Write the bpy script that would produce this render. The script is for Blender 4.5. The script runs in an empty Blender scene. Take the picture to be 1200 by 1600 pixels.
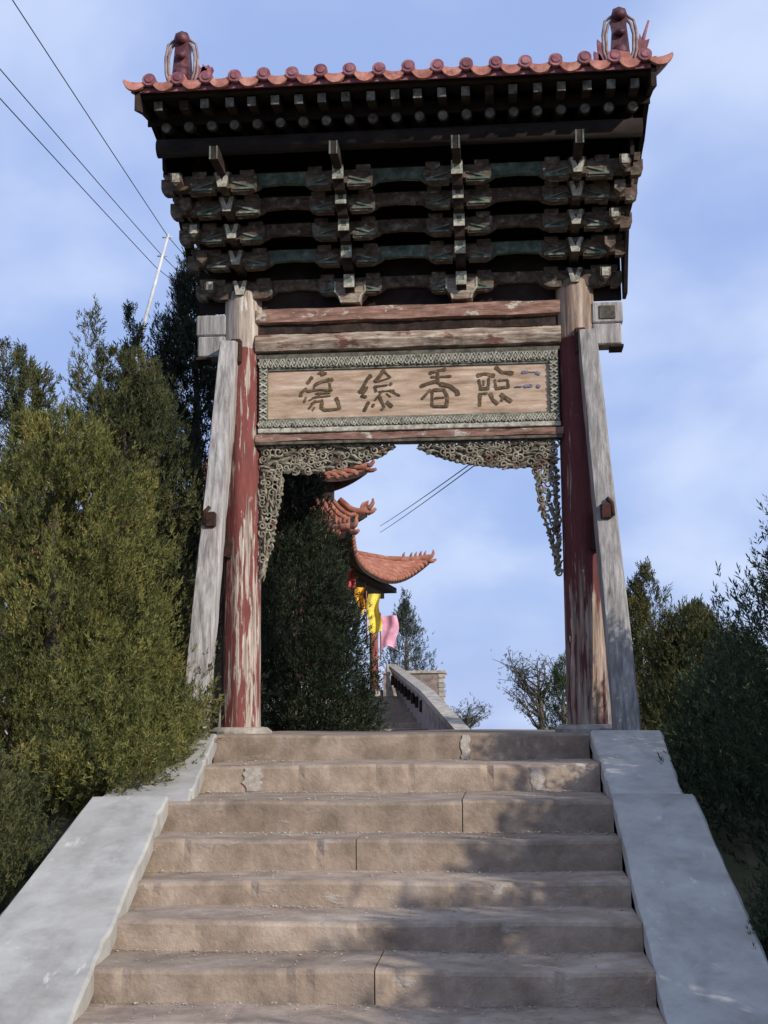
import bpy, bmesh, math, random
import numpy as np
from mathutils import Vector, Matrix
R = math.radians
random.seed(7)
S = bpy.context.scene
COL = S.collection

# ------------------------------------------------------------------ camera
CAM = np.array([0.75476, -11.40776, 0.10626]); YAW, PITCH, ROLL, FPX = 0.085399, 0.153324, -0.008778, 2100.0
def _axes():
    cy, sy = math.cos(YAW), math.sin(YAW)
    f = np.array([-sy*math.cos(PITCH), cy*math.cos(PITCH), math.sin(PITCH)])
    r0 = np.array([cy, sy, 0.0]); u0 = np.cross(r0, f)
    r = r0*math.cos(ROLL) + u0*math.sin(ROLL); u = -r0*math.sin(ROLL) + u0*math.cos(ROLL)
    return r, u, f
CR, CU, CF = _axes()
cam = bpy.data.cameras.new('camera'); cam.sensor_fit = 'VERTICAL'; cam.sensor_height = 36.0
cam.lens = FPX/1600*36; cam.clip_start = 0.1; cam.clip_end = 12000
co = bpy.data.objects.new('camera', cam); COL.objects.link(co); S.camera = co
co.matrix_world = Matrix(((CR[0], CU[0], -CF[0], CAM[0]), (CR[1], CU[1], -CF[1], CAM[1]), (CR[2], CU[2], -CF[2], CAM[2]), (0, 0, 0, 1)))
def at(x, y, Y):                       # point of the place at distance plane Y
    d = CF + (x-600)/FPX*CR - (y-800)/FPX*CU
    return CAM + (Y-CAM[1])/d[1]*d

# ------------------------------------------------------------------ light
SUN_AZ, SUN_EL = R(48), R(26)          # to the right of and behind the camera
sdir = Vector((math.sin(SUN_AZ)*math.cos(SUN_EL), -math.cos(SUN_AZ)*math.cos(SUN_EL), math.sin(SUN_EL)))
sl = bpy.data.lights.new('sun', 'SUN'); sl.energy = 4.2; sl.angle = R(0.55); sl.color = (1.0, 0.93, 0.83)
so = bpy.data.objects.new('sun', sl); COL.objects.link(so); so.location = (8, -14, 12)
so.rotation_euler = sdir.to_track_quat('Z', 'Y').to_euler()
W = bpy.data.worlds.new('World'); S.world = W; W.use_nodes = True
nt = W.node_tree; N = nt.nodes; L = nt.links
for n in list(N): N.remove(n)
wo = N.new('ShaderNodeOutputWorld'); bg = N.new('ShaderNodeBackground'); bg.inputs['Strength'].default_value = 0.10
sky = N.new('ShaderNodeTexSky'); sky.sky_type = 'NISHITA'; sky.sun_disc = False
sky.sun_elevation = SUN_EL; sky.sun_rotation = math.atan2(sdir.x, sdir.y); sky.air_density = 1.0; sky.dust_density = 0.6; sky.ozone_density = 1.6
tc = N.new('ShaderNodeTexCoord'); sep = N.new('ShaderNodeSeparateXYZ'); L.new(tc.outputs['Generated'], sep.inputs[0])
ad = N.new('ShaderNodeMath'); ad.operation = 'ADD'; ad.inputs[1].default_value = 0.55; ab = N.new('ShaderNodeMath'); ab.operation = 'ABSOLUTE'
L.new(sep.outputs[2], ab.inputs[0]); L.new(ab.outputs[0], ad.inputs[0])
dx = N.new('ShaderNodeMath'); dx.operation = 'DIVIDE'; L.new(sep.outputs[0], dx.inputs[0]); L.new(ad.outputs[0], dx.inputs[1])
dy = N.new('ShaderNodeMath'); dy.operation = 'DIVIDE'; L.new(sep.outputs[1], dy.inputs[0]); L.new(ad.outputs[0], dy.inputs[1])
cb = N.new('ShaderNodeCombineXYZ'); L.new(dx.outputs[0], cb.inputs[0]); L.new(dy.outputs[0], cb.inputs[1]); cb.inputs[2].default_value = 3.7
cn = N.new('ShaderNodeTexNoise'); cn.inputs['Scale'].default_value = 4.2; cn.inputs['Detail'].default_value = 5; cn.inputs['Roughness'].default_value = 0.46; cn.inputs['Distortion'].default_value = 0.2
L.new(cb.outputs[0], cn.inputs['Vector'])
cr = N.new('ShaderNodeMapRange'); cr.inputs[1].default_value = 0.34; cr.inputs[2].default_value = 0.70; cr.inputs[3].default_value = 0.18; cr.inputs[4].default_value = 0.88; cr.interpolation_type = 'SMOOTHSTEP'
L.new(cn.outputs['Fac'], cr.inputs[0])
veil = N.new('ShaderNodeMix'); veil.data_type = 'RGBA'; veil.inputs[0].default_value = 0.80; veil.inputs[7].default_value = (3.2, 4.7, 9.2, 1)
L.new(sky.outputs[0], veil.inputs[6])
mix = N.new('ShaderNodeMix'); mix.data_type = 'RGBA'; mix.inputs[7].default_value = (6.7, 7.8, 10.3, 1)
L.new(cr.outputs[0], mix.inputs[0]); L.new(veil.outputs[2], mix.inputs[6]); L.new(mix.outputs[2], bg.inputs[0]); L.new(bg.outputs[0], wo.inputs[0])
S.view_settings.view_transform = 'Standard'; S.view_settings.look = 'None'; S.view_settings.gamma = 1.0; S.view_settings.use_curve_mapping = False
S.view_settings.exposure = 0.0

# ------------------------------------------------------------------ materials
def mat(name, stops, sc=(1, 1, 1), scale=6, detail=6, rough=0.85, bump=0.25, bscale=None, dist=0.3, spec=0.25,
        layer=None, layer2=None, coat=0.0, bdist=0.01, vary=0.14, mottle=0.26):
    """base colour from a stretched noise; layer = (colour, noise scale, stretch, lo, hi[, ('z', z0, z1, gain)]) laid over it as worn paint or stain"""
    m = bpy.data.materials.new(name); m.use_nodes = True
    t = m.node_tree; n = t.nodes; l = t.links; b = n['Principled BSDF']
    b.inputs['Roughness'].default_value = rough; b.inputs['Specular IOR Level'].default_value = spec
    if coat: b.inputs['Coat Weight'].default_value = coat; b.inputs['Coat Roughness'].default_value = 0.15
    co_ = n.new('ShaderNodeTexCoord'); oi = n.new('ShaderNodeObjectInfo')
    rv = n.new('ShaderNodeVectorMath'); rv.operation = 'SCALE'; rv.inputs[0].default_value = (37, 53, 71); l.new(oi.outputs['Random'], rv.inputs['Scale'])
    def coords(s):
        a = n.new('ShaderNodeVectorMath'); a.operation = 'MULTIPLY'; a.inputs[1].default_value = s; l.new(co_.outputs['Object'], a.inputs[0])
        c = n.new('ShaderNodeVectorMath'); c.operation = 'ADD'; l.new(a.outputs[0], c.inputs[0]); l.new(rv.outputs[0], c.inputs[1]); return c.outputs[0]
    def noise(s, k, d=6, r=0.6):
        q = n.new('ShaderNodeTexNoise'); q.inputs['Scale'].default_value = k; q.inputs['Detail'].default_value = d; q.inputs['Roughness'].default_value = r
        q.inputs['Distortion'].default_value = dist; l.new(coords(s), q.inputs['Vector']); return q.outputs['Fac']
    base = noise(sc, scale, detail)
    ramp = n.new('ShaderNodeValToRGB'); e = ramp.color_ramp.elements
    while len(e) > 1: e.remove(e[-1])
    e[0].position = stops[0][0]; e[0].color = (*stops[0][1], 1)
    for p, c in stops[1:]:
        x = e.new(p); x.color = (*c, 1)
    l.new(base, ramp.inputs[0]); colr = ramp.outputs[0]
    hts = base
    for ly in (layer, layer2):
        if not ly: continue
        c, k, s, lo, hi = ly[:5]
        f = noise(s, k, 8, 0.65)
        if len(ly) > 5:
            for (ax, z0, z1, g) in ly[5:]:
                sp = n.new('ShaderNodeSeparateXYZ'); l.new(co_.outputs['Object'], sp.inputs[0])
                mr = n.new('ShaderNodeMapRange'); mr.inputs[1].default_value = z0; mr.inputs[2].default_value = z1; mr.inputs[3].default_value = 0; mr.inputs[4].default_value = g
                l.new(sp.outputs['xyz'.index(ax)], mr.inputs[0])
                aa = n.new('ShaderNodeMath'); aa.operation = 'ADD'; l.new(f, aa.inputs[0]); l.new(mr.outputs[0], aa.inputs[1]); f = aa.outputs[0]
        mr = n.new('ShaderNodeMapRange'); mr.inputs[1].default_value = lo; mr.inputs[2].default_value = hi; l.new(f, mr.inputs[0])
        mx = n.new('ShaderNodeMix'); mx.data_type = 'RGBA'; l.new(mr.outputs[0], mx.inputs[0]); l.new(colr, mx.inputs[6]); mx.inputs[7].default_value = (*c, 1)
        colr = mx.outputs[2]; hts = mr.outputs[0] if ly is layer else hts
    if mottle:                           # blotches of wear, so that no paint or stone is one even colour
        mr = n.new('ShaderNodeMapRange'); mr.inputs[1].default_value = .3; mr.inputs[2].default_value = .7; mr.inputs[3].default_value = 1-mottle; mr.inputs[4].default_value = 1+mottle
        l.new(noise(tuple(.5*q+.5 for q in sc), scale*1.9, 6, .7), mr.inputs[0])
        sc4 = n.new('ShaderNodeVectorMath'); sc4.operation = 'SCALE'; l.new(colr, sc4.inputs[0]); l.new(mr.outputs[0], sc4.inputs['Scale']); colr = sc4.outputs[0]
    if vary:                             # pieces of one kind differ a little in tone
        mr = n.new('ShaderNodeMapRange'); mr.inputs[3].default_value = 1-vary; mr.inputs[4].default_value = 1+vary; l.new(oi.outputs['Random'], mr.inputs[0])
        sc3 = n.new('ShaderNodeVectorMath'); sc3.operation = 'SCALE'; l.new(colr, sc3.inputs[0]); l.new(mr.outputs[0], sc3.inputs['Scale']); colr = sc3.outputs[0]
    l.new(colr, b.inputs['Base Color'])
    if bump:
        fine = noise(sc, (bscale or scale*4), 5, 0.65)
        s2 = n.new('ShaderNodeMath'); s2.operation = 'MULTIPLY_ADD'; l.new(hts, s2.inputs[0]); s2.inputs[1].default_value = 0.6; l.new(fine, s2.inputs[2])
        bp = n.new('ShaderNodeBump'); bp.inputs['Strength'].default_value = bump; bp.inputs['Distance'].default_value = bdist
        l.new(s2.outputs[0], bp.inputs['Height']); l.new(bp.outputs[0], b.inputs['Normal'])
    return m

M = {}
M['strut'] = mat('weathered_grey_timber', [(.3, (.17, .155, .148)), (.5, (.32, .30, .285)), (.68, (.46, .44, .42))], (9, 9, .7), 3.2, 7, .9, .5,
                 layer=((.15, .115, .09), 2.2, (10, 10, .5), .58, .74))
M['column_l'] = mat('column_peeling_red', [(.34, (.17, .135, .11)), (.5, (.33, .27, .225)), (.66, (.50, .45, .39))], (10, 10, .6), 2.6, 7, .85, .5,
                 layer=((.165, .050, .043), 3.0, (8, 8, .7), .51, .56, ('z', .0, 2.2, .10), ('z', 3.33, 3.40, -.8)),
                 layer2=((.50, .46, .42), 4.5, (6, 6, .8), .62, .68))
M['column_r'] = mat('column_faded_red', [(.34, (.12, .085, .065)), (.5, (.25, .18, .14)), (.66, (.40, .33, .27))], (10, 10, .6), 2.6, 7, .85, .5,
                 layer=((.10, .030, .030), 2.6, (8, 8, .55), .52, .57, ('z', .9, 1.6, .20), ('z', 3.33, 3.40, -.9)),
                 layer2=((.42, .41, .38), 5, (5, 5, .9), .66, .7))
M['beam'] = mat('flaking_brown_beam', [(.32, (.12, .07, .053)), (.5, (.235, .13, .098)), (.68, (.34, .22, .175))], (1.2, 5, 8), 4, 7, .9, .5,
                layer=((.46, .42, .35), 5, (1.3, 3, 2.2), .58, .64))
M['beam_pale'] = mat('flaking_pale_beam', [(.32, (.15, .10, .08)), (.5, (.29, .22, .17)), (.66, (.44, .39, .31))], (1.4, 5, 9), 4, 7, .9, .5,
                layer=((.16, .075, .055), 4, (1.2, 3, 2.6), .54, .62))
M['plaque'] = mat('tan_plaque_wood', [(.3, (.24, .155, .10)), (.45, (.39, .28, .195)), (.58, (.47, .35, .26)), (.72, (.60, .50, .42))], (.8, 4, 6), 3.0, 8, .85, .3,
                layer=((.40, .37, .38), 2.2, (1, 1, 2.4), .60, .78))
M['ink'] = mat('faded_dark_lettering', [(.3, (.06, .04, .022)), (.55, (.12, .08, .045)), (.75, (.22, .155, .10))], (1, 1, 1), 30, 4, .9, .3)
M['stain'] = mat('faded_violet_paint', [(.3, (.10, .09, .17)), (.7, (.24, .22, .30))], (1, 1, 1), 30, 4, .9, 0)
M['pale'] = mat('chalky_pale_paint', [(.35, (.22, .205, .165)), (.6, (.44, .425, .35))], (1, 1, 1), 22, 5, .9, .3, layer=((.11, .09, .07), 18, (1, 1, 1), .58, .66))
M['carve'] = mat('weathered_carving_paint', [(.30, (.09, .08, .06)), (.5, (.23, .205, .15)), (.68, (.36, .325, .25))], (1, 1, 1), 13, 6, .9, .5, layer=((.13, .075, .055), 7, (1, 1, 1), .52, .64))
M['carve_dark'] = mat('carving_ground_paint', [(.35, (.045, .045, .038)), (.65, (.15, .13, .10))], (1, 1, 1), 12, 5, .9, .3)
M['band'] = mat('blue_grey_band_paint', [(.35, (.085, .088, .068)), (.65, (.23, .22, .17))], (1, 1, 1), 14, 5, .9, .3)
M['dark'] = mat('dark_old_timber', [(.3, (.014, .010, .009)), (.5, (.032, .021, .017)), (.72, (.07, .046, .034))], (2, 2, 2), 5, 6, .92, .4)
M['bracket'] = mat('bracket_brown_paint', [(.3, (.045, .032, .025)), (.5, (.105, .075, .056)), (.7, (.18, .14, .105))], (2, 2, 3), 7, 6, .92, .4,
                layer=((.24, .235, .20), 10, (1, 1, 1.4), .56, .66))
M['rafter_pale'] = mat('dirty_rafter_end_paint', [(.32, (.06, .055, .048)), (.55, (.16, .155, .135)), (.7, (.27, .265, .24))], (1, 1, 1), 16, 5, .9, .3)
M['green'] = mat('bracket_green_paint', [(.3, (.055, .075, .062)), (.55, (.125, .16, .13)), (.72, (.26, .29, .245))], (1, 1, 1), 12, 6, .92, .3)
M['soffit'] = mat('eave_shade_boards', [(.3, (.010, .008, .008)), (.7, (.035, .024, .02))], (1, 6, 1), 4, 5, .95, .3)  # shade under the eaves put into the colour of the boards, near black
M['tile'] = mat('glazed_red_tile', [(.3, (.11, .040, .050)), (.5, (.22, .078, .092)), (.7, (.33, .155, .165))], (1, 1, 1), 11, 6, .62, .3, spec=.3)
M['tile_o'] = mat('orange_drip_tile', [(.3, (.22, .085, .062)), (.5, (.39, .155, .115)), (.7, (.50, .26, .205))], (1, 1, 1), 9, 6, .7, .3, spec=.25,
                  layer=((.14, .055, .05), 7, (1, 1, 1), .58, .70))
M['tile_far'] = mat('dusty_orange_tile', [(.3, (.19, .07, .045)), (.5, (.29, .115, .075)), (.7, (.38, .19, .135))], (1, 1, 1), 5, 5, .8, .2, spec=.15)
M['beast'] = mat('dark_glazed_beast', [(.3, (.035, .010, .016)), (.55, (.09, .026, .034)), (.75, (.20, .09, .085))], (1, 1, 1), 9, 5, .55, .4, spec=.35)
M['beast_edge'] = mat('worn_beast_glaze', [(.3, (.16, .10, .10)), (.7, (.36, .27, .24))], (1, 1, 1), 14, 5, .5, .2)
M['step'] = mat('worn_tan_concrete_steps', [(.28, (.20, .150, .110)), (.5, (.305, .235, .178)), (.72, (.395, .32, .255))], (1, 1, 1), 3.2, 10, .92, .6, bscale=38, bdist=.012,
                layer=((.36, .315, .275), 4.2, (1, 1.5, 2.2), .60, .72), layer2=((.15, .115, .09), 7, (1.4, 1, 1), .66, .80))
M['patch'] = mat('pale_lime_mortar', [(.3, (.31, .27, .225)), (.7, (.46, .41, .355))], (1, 1, 1), 18, 6, .95, .5, vary=0)
M['cheek'] = mat('smooth_grey_concrete', [(.3, (.285, .27, .24)), (.5, (.385, .37, .335)), (.7, (.46, .445, .405))], (1, 1, 1), 3.0, 10, .85, .35, bscale=30, bdist=.006,
                mottle=.10, layer=((.22, .205, .185), 2.4, (1.6, .7, 1), .54, .82), layer2=((.52, .50, .46), 5, (2.5, .8, 1), .62, .70))
M['stone'] = mat('rough_pale_stone', [(.3, (.24, .21, .18)), (.5, (.36, .32, .27)), (.7, (.46, .42, .36))], (1, 1, 1), 6, 8, .92, .5)
M['wallface'] = mat('pinkish_parapet_stone', [(.3, (.15, .115, .105)), (.5, (.24, .19, .17)), (.7, (.33, .27, .24))], (1, 1, 1), 7, 8, .92, .5)
M['soil'] = mat('dry_hillside_soil', [(.3, (.07, .055, .035)), (.5, (.12, .10, .06)), (.7, (.17, .14, .09))], (1, 1, 1), .9, 10, 1, .6, bscale=14, bdist=.03,
                layer=((.05, .07, .025), .5, (1, 1, 1), .48, .62))
M['bark'] = mat('grey_brown_bark', [(.3, (.045, .034, .027)), (.7, (.16, .125, .10))], (6, 6, .8), 6, 6, .95, .6)
M['metal'] = mat('galvanised_pole', [(.3, (.38, .38, .38)), (.7, (.56, .56, .56))], (1, 1, .3), 5, 4, .55, .1)
M['rust'] = mat('rusted_peg', [(.3, (.018, .012, .011)), (.7, (.075, .03, .022))], (1, 1, 1), 25, 5, .9, .4)
M['wire'] = mat('black_cable', [(.3, (.02, .02, .024)), (.7, (.045, .045, .05))], (1, 1, 1), 10, 2, .6, 0)
M['red_post'] = mat('red_lacquer_post', [(.3, (.20, .05, .04)), (.7, (.34, .13, .11))], (3, 3, .6), 4, 5, .7, .2)
M['yellow'] = mat('yellow_cloth', [(.3, (.70, .53, .06)), (.7, (.82, .68, .14))], (1, 1, 1), 6, 3, .8, .2)
M['orange'] = mat('orange_cloth', [(.3, (.75, .33, .02)), (.7, (.86, .48, .05))], (1, 1, 1), 6, 3, .8, .2)
M['pink'] = mat('pink_cloth', [(.3, (.70, .28, .42)), (.7, (.82, .45, .56))], (1, 1, 1), 6, 3, .8, .2)
M['redcloth'] = mat('red_cloth', [(.3, (.55, .03, .04)), (.7, (.68, .09, .09))], (1, 1, 1), 6, 3, .8, .2)

def leafmat(name, dark, mid, light, brown=None, trans=.22):
    m = bpy.data.materials.new(name); m.use_nodes = True
    t = m.node_tree; n = t.nodes; l = t.links; b = n['Principled BSDF']; out = n['Material Output']
    b.inputs['Roughness'].default_value = .62; b.inputs['Specular IOR Level'].default_value = .25
    at_ = n.new('ShaderNodeAttribute'); at_.attribute_name = 'tone'
    co_ = n.new('ShaderNodeTexCoord'); q = n.new('ShaderNodeTexNoise'); q.inputs['Scale'].default_value = 2.4; q.inputs['Detail'].default_value = 3
    l.new(co_.outputs['Object'], q.inputs['Vector'])
    a = n.new('ShaderNodeMath'); a.operation = 'MULTIPLY_ADD'; l.new(at_.outputs['Fac'], a.inputs[0]); a.inputs[1].default_value = .62
    a2 = n.new('ShaderNodeMath'); a2.operation = 'MULTIPLY_ADD'; l.new(q.outputs['Fac'], a2.inputs[0]); a2.inputs[1].default_value = .9; a2.inputs[2].default_value = -.26
    l.new(a2.outputs[0], a.inputs[2])
    r = n.new('ShaderNodeValToRGB'); e = r.color_ramp.elements
    e[0].position = .12; e[0].color = (*dark, 1); e[1].position = .5; e[1].color = (*mid, 1)
    x = e.new(.86); x.color = (*light, 1)
    if brown: x = e.new(.97); x.color = (*brown, 1)
    l.new(a.outputs[0], r.inputs[0]); l.new(r.outputs[0], b.inputs['Base Color'])
    tr = n.new('ShaderNodeBsdfTranslucent'); l.new(r.outputs[0], tr.inputs[0]); mx = n.new('ShaderNodeMixShader'); mx.inputs[0].default_value = trans
    l.new(b.outputs[0], mx.inputs[1]); l.new(tr.outputs[0], mx.inputs[2]); l.new(mx.outputs[0], out.inputs[0])
    return m
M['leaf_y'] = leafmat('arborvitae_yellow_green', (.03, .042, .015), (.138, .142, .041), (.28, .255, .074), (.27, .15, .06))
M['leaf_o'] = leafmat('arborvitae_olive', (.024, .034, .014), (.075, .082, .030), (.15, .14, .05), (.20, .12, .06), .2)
M['leaf_k'] = leafmat('cypress_shade_green', (.009, .016, .009), (.020, .030, .015), (.040, .052, .024), (.05, .04, .025), .1)  # darker leaf copy: the gate's shade on the cypresses is in the colour
M['leaf_d'] = leafmat('arborvitae_shade_green', (.016, .028, .014), (.032, .05, .024), (.06, .082, .036), (.07, .055, .03), .15)  # dark leaf copy; shade on the right-hand trees is partly painted in
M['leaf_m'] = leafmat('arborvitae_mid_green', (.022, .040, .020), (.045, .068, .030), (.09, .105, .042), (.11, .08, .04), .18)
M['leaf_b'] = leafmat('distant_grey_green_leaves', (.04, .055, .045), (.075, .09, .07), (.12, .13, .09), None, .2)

# ------------------------------------------------------------------ mesh helpers
class MB:
    def __init__(s): s.v = []; s.f = []; s.sm = []
    def add(s, v, f, smooth=False):
        o = len(s.v); s.v += [tuple(p) for p in v]; s.f += [tuple(i+o for i in q) for q in f]; s.sm += [smooth]*len(f); return s
    def box(s, x0, x1, y0, y1, z0, z1, c=0.0, mtx=None):
        if c <= 0:
            v = [(x, y, z) for z in (z0, z1) for y in (y0, y1) for x in (x0, x1)]
            f = [(0, 2, 3, 1), (4, 5, 7, 6), (0, 1, 5, 4), (2, 6, 7, 3), (0, 4, 6, 2), (1, 3, 7, 5)]
        else:
            bm = bmesh.new(); bmesh.ops.create_cube(bm, size=1)
            for p in bm.verts: p.co = Vector((x0+(p.co.x+.5)*(x1-x0), y0+(p.co.y+.5)*(y1-y0), z0+(p.co.z+.5)*(z1-z0)))
            bmesh.ops.bevel(bm, geom=bm.edges[:], offset=c, segments=1, affect='EDGES')
            bm.verts.index_update(); v = [p.co.copy() for p in bm.verts]; f = [[q.index for q in k.verts] for k in bm.faces]; bm.free()
        if mtx is not None: v = [mtx @ Vector(p) for p in v]
        return s.add(v, f)
    def tube(s, pts, r, n=8, cap=True, smooth=True):
        pts = [Vector(p) for p in pts]; rr = r if isinstance(r, (list, tuple)) else [r]*len(pts)
        v = []; f = []; ref = None
        for i, p in enumerate(pts):
            d = (pts[min(i+1, len(pts)-1)]-pts[max(i-1, 0)]).normalized()
            if ref is None: ref = d.orthogonal().normalized()
            a = (ref-d*ref.dot(d)).normalized(); ref = a; b = d.cross(a)
            for k in range(n):
                t = 2*math.pi*k/n; v.append(p+(a*math.cos(t)+b*math.sin(t))*rr[i])
        for i in range(len(pts)-1):
            for k in range(n): f.append((i*n+k, i*n+(k+1) % n, (i+1)*n+(k+1) % n, (i+1)*n+k))
        s.add(v, f, smooth)
        if cap: s.add(v[:n], [tuple(range(n))[::-1]]); s.add(v[-n:], [tuple(range(n))])
        return s
    def prism(s, poly, y0, y1, axis='y'):
        """poly in (a, b); extruded along axis: y -> (a, y, b); x -> (x, a, b); z -> (a, b, z)"""
        n = len(poly)
        mk = {'y': lambda a, b, t: (a, t, b), 'x': lambda a, b, t: (t, a, b), 'z': lambda a, b, t: (a, b, t)}[axis]
        v = [mk(a, b, y0) for a, b in poly]+[mk(a, b, y1) for a, b in poly]
        f = [tuple(range(n)), tuple(range(2*n-1, n-1, -1))]+[(i, i+n, (i+1) % n+n, (i+1) % n) for i in range(n)]
        return s.add(v, f)
    def blob(s, c, rx, ry, rz, n=6, m=4, jit=0):
        v = []; f = []
        for i in range(m+1):
            t = math.pi*i/m
            for k in range(n):
                a = 2*math.pi*k/n; j = 1+random.uniform(-jit, jit)
                v.append((c[0]+rx*j*math.sin(t)*math.cos(a), c[1]+ry*j*math.sin(t)*math.sin(a), c[2]+rz*math.cos(t)))
        for i in range(m):
            for k in range(n): f.append((i*n+k, (i+1)*n+k, (i+1)*n+(k+1) % n, i*n+(k+1) % n))
        return s.add(v, f, True)
    def mesh(s, name, m):
        me = bpy.data.meshes.new(name); me.from_pydata(s.v, [], s.f); me.polygons.foreach_set('use_smooth', s.sm)
        if m: me.materials.append(M[m] if isinstance(m, str) else m)
        bm = bmesh.new(); bm.from_mesh(me); bmesh.ops.remove_doubles(bm, verts=bm.verts[:], dist=1e-5); bmesh.ops.recalc_face_normals(bm, faces=bm.faces[:]); bm.to_mesh(me); bm.free()
        return me
    def build(s, name, m, parent=None, loc=None):
        o = bpy.data.objects.new(name, s.mesh(name, m)); COL.objects.link(o)
        if parent: o.parent = parent
        if loc is not None: o.location = loc
        return o
def link(name, me, parent, loc=(0, 0, 0), rot=(0, 0, 0), scale=(1, 1, 1)):
    o = bpy.data.objects.new(name, me); COL.objects.link(o); o.parent = parent; o.location = loc; o.rotation_euler = rot; o.scale = scale; return o
def empty(name, loc=(0, 0, 0)):
    o = bpy.data.objects.new(name, None); COL.objects.link(o); o.location = loc; return o
def tag(o, label=None, cat=None, group=None, kind=None):
    for k, v in (('label', label), ('category', cat), ('group', group), ('kind', kind)):
        if v: o[k] = v
    return o
def hn(*k):                              # repeatable noise in -1..1
    return math.sin(k[0]*12.9898+(k[1] if len(k) > 1 else 0)*78.233+(k[2] if len(k) > 2 else 0)*37.719)*43758.5453 % 2-1

# ------------------------------------------------------------------ ground
STEPS = [(-0.9, 0.0), (-1.95, -.205), (-3.0, -.385), (-3.5, -.575), (-4.0, -.75), (-4.55, -.88), (-5.05, -1.02), (-5.5, -1.17), (-6.0, -1.33), (-6.5, -1.49), (-7.0, -1.65)]
def ramp_z(y):
    if y > -.9: return 0.0
    for (a, za), (b, zb) in zip(STEPS, STEPS[1:]):
        if b <= y <= a: return za+(zb-za)*(a-y)/(a-b)
    return -1.65
def smooth(a, b, x):
    t = min(1, max(0, (x-a)/(b-a))); return t*t*(3-2*t)
def ground_z(x, y):
    z = ramp_z(y) - .36*smooth(.4, -.5, y) - .06
    z += -.35*smooth(2.4, 5.5, y) + .72*smooth(6.0, 15, y)*smooth(.1, -.7, x)
    z -= .10*max(0, -x-2.4) if x < 0 else .22*max(0, x-2.3)
    z -= .05*smooth(1.9, 2.6, abs(x))
    d = math.hypot(x, y-4)
    z -= .22*max(0, d-24)*smooth(24, 50, d)
    if y > 3 and x > .8: z -= .30*min(6, x-.8)*smooth(3, 8, y)
    z += .04*math.sin(x*2.1+y*1.3)*math.sin(y*1.7-x*.6)*smooth(2.2, 3.2, abs(x))
    return max(z, -70+3*math.sin(x*.004)*math.cos(y*.005))
n = 150; us = np.linspace(-1, 1, n); ax = np.sign(us)*(np.abs(us)*14+np.abs(us)**7*4000)
v = [(float(a), float(b)-2, ground_z(float(a), float(b)-2)) for b in ax for a in ax]
f = [(j*n+i, j*n+i+1, (j+1)*n+i+1, (j+1)*n+i) for j in range(n-1) for i in range(n-1)]
g = MB().add(v, f, True).build('ground', 'soil'); tag(g, kind='structure')

# ------------------------------------------------------------------ staircase
stair = empty('staircase', (0, 0, 0)); tag(stair, kind='structure')
XR = 1.42
def stone_block(x0, x1, y0, y1, z0, z1, seed):
    """worn block: front top edge subdivided, chipped and rounded"""
    nx = max(8, int((x1-x0)/.045)); prof = []
    b = MB(); v = []; f = []
    base = [(y1, z1), (y0+.03, z1), (y0+.008, z1-.006), (y0, z1-.022), (y0, (z0+z1)/2), (y0, z0)]
    for i in range(nx+1):
        x = x0+(x1-x0)*i/nx
        chip = max(0, math.sin(x*23+seed*3.1)+math.sin(x*57+seed*1.7)+math.sin(x*9.1+seed)-1.7)*.022
        wob = .005*math.sin(x*5+seed)+.004*math.sin(x*13+seed*2)
        sag = .006*math.sin(x*3.3+seed*1.3)
        for j, (y, z) in enumerate(base):
            k = (0, .3, 1, 1.1, .4, 0)[j]
            v.append((x, y+(wob if j else 0)+chip*k, z+(sag if j < 5 else 0)-chip*(0, .2, 1, .7, 0, 0)[j]))
    m_ = len(base)
    for i in range(nx):
        for j in range(m_-1): f.append((i*m_+j, i*m_+j+1, (i+1)*m_+j+1, (i+1)*m_+j))
    b.add(v, f)
    for i in (0, nx): b.add(v[i*m_:(i+1)*m_]+[(v[i*m_][0], y1, z0)], [tuple(range(m_+1))])
    return b
def left_edge(y): return -1.334-.0856*(y+3)
LX = [-1.50, -1.40] + [left_edge(y)-.10 for y, z in STEPS[2:]]
splits = [(), (), (.50,), (-.10,), (), (), (.15,), (), (.3,), (), (.2,)]
for i, (y, z) in enumerate(STEPS):
    zb = STEPS[i+1][1]-.03 if i+1 < len(STEPS) else z-.2
    yb = 2.6 if i == 0 else STEPS[i-1][0]+.06
    xs = [LX[i]]+list(splits[i])+[XR-.004]
    for k in range(len(xs)-1):
        dz = .004*hn(i, k)
        stone_block(xs[k]+.003, xs[k+1]-.003, y+.006*hn(i, k, 3), yb, zb, z+dz, i*1.7+k).build('step_stone', 'step', stair)
# lime mortar smears left on the risers
def smear(x, y, z0, z1, w, seed):
    b = MB(); nn = 9; pl = []
    for k in range(nn): pl.append((x-w/2*(1+.35*hn(seed, k)), z0+(z1-z0)*k/(nn-1)))
    for k in range(nn-1, -1, -1): pl.append((x+w/2*(1+.35*hn(seed, k, 5)), z0+(z1-z0)*k/(nn-1)))
    b.prism(pl, y-.007, y+.02).build('mortar_smear', 'patch', stair)
for px, py0, py1, si, w in ((395, 1198, 1246, 1, .115), (840, 1199, 1245, 1, .085), (782, 1370, 1398, 4, .085), (727, 1148, 1188, 0, .06)):
    yy = STEPS[si][0]; a = at(px, py0, yy); c = at(px, py1, yy)
    smear(a[0], yy, max(c[2], STEPS[si+1][1]+.005), min(a[2], STEPS[si][1]-.015), w, px)
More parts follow.
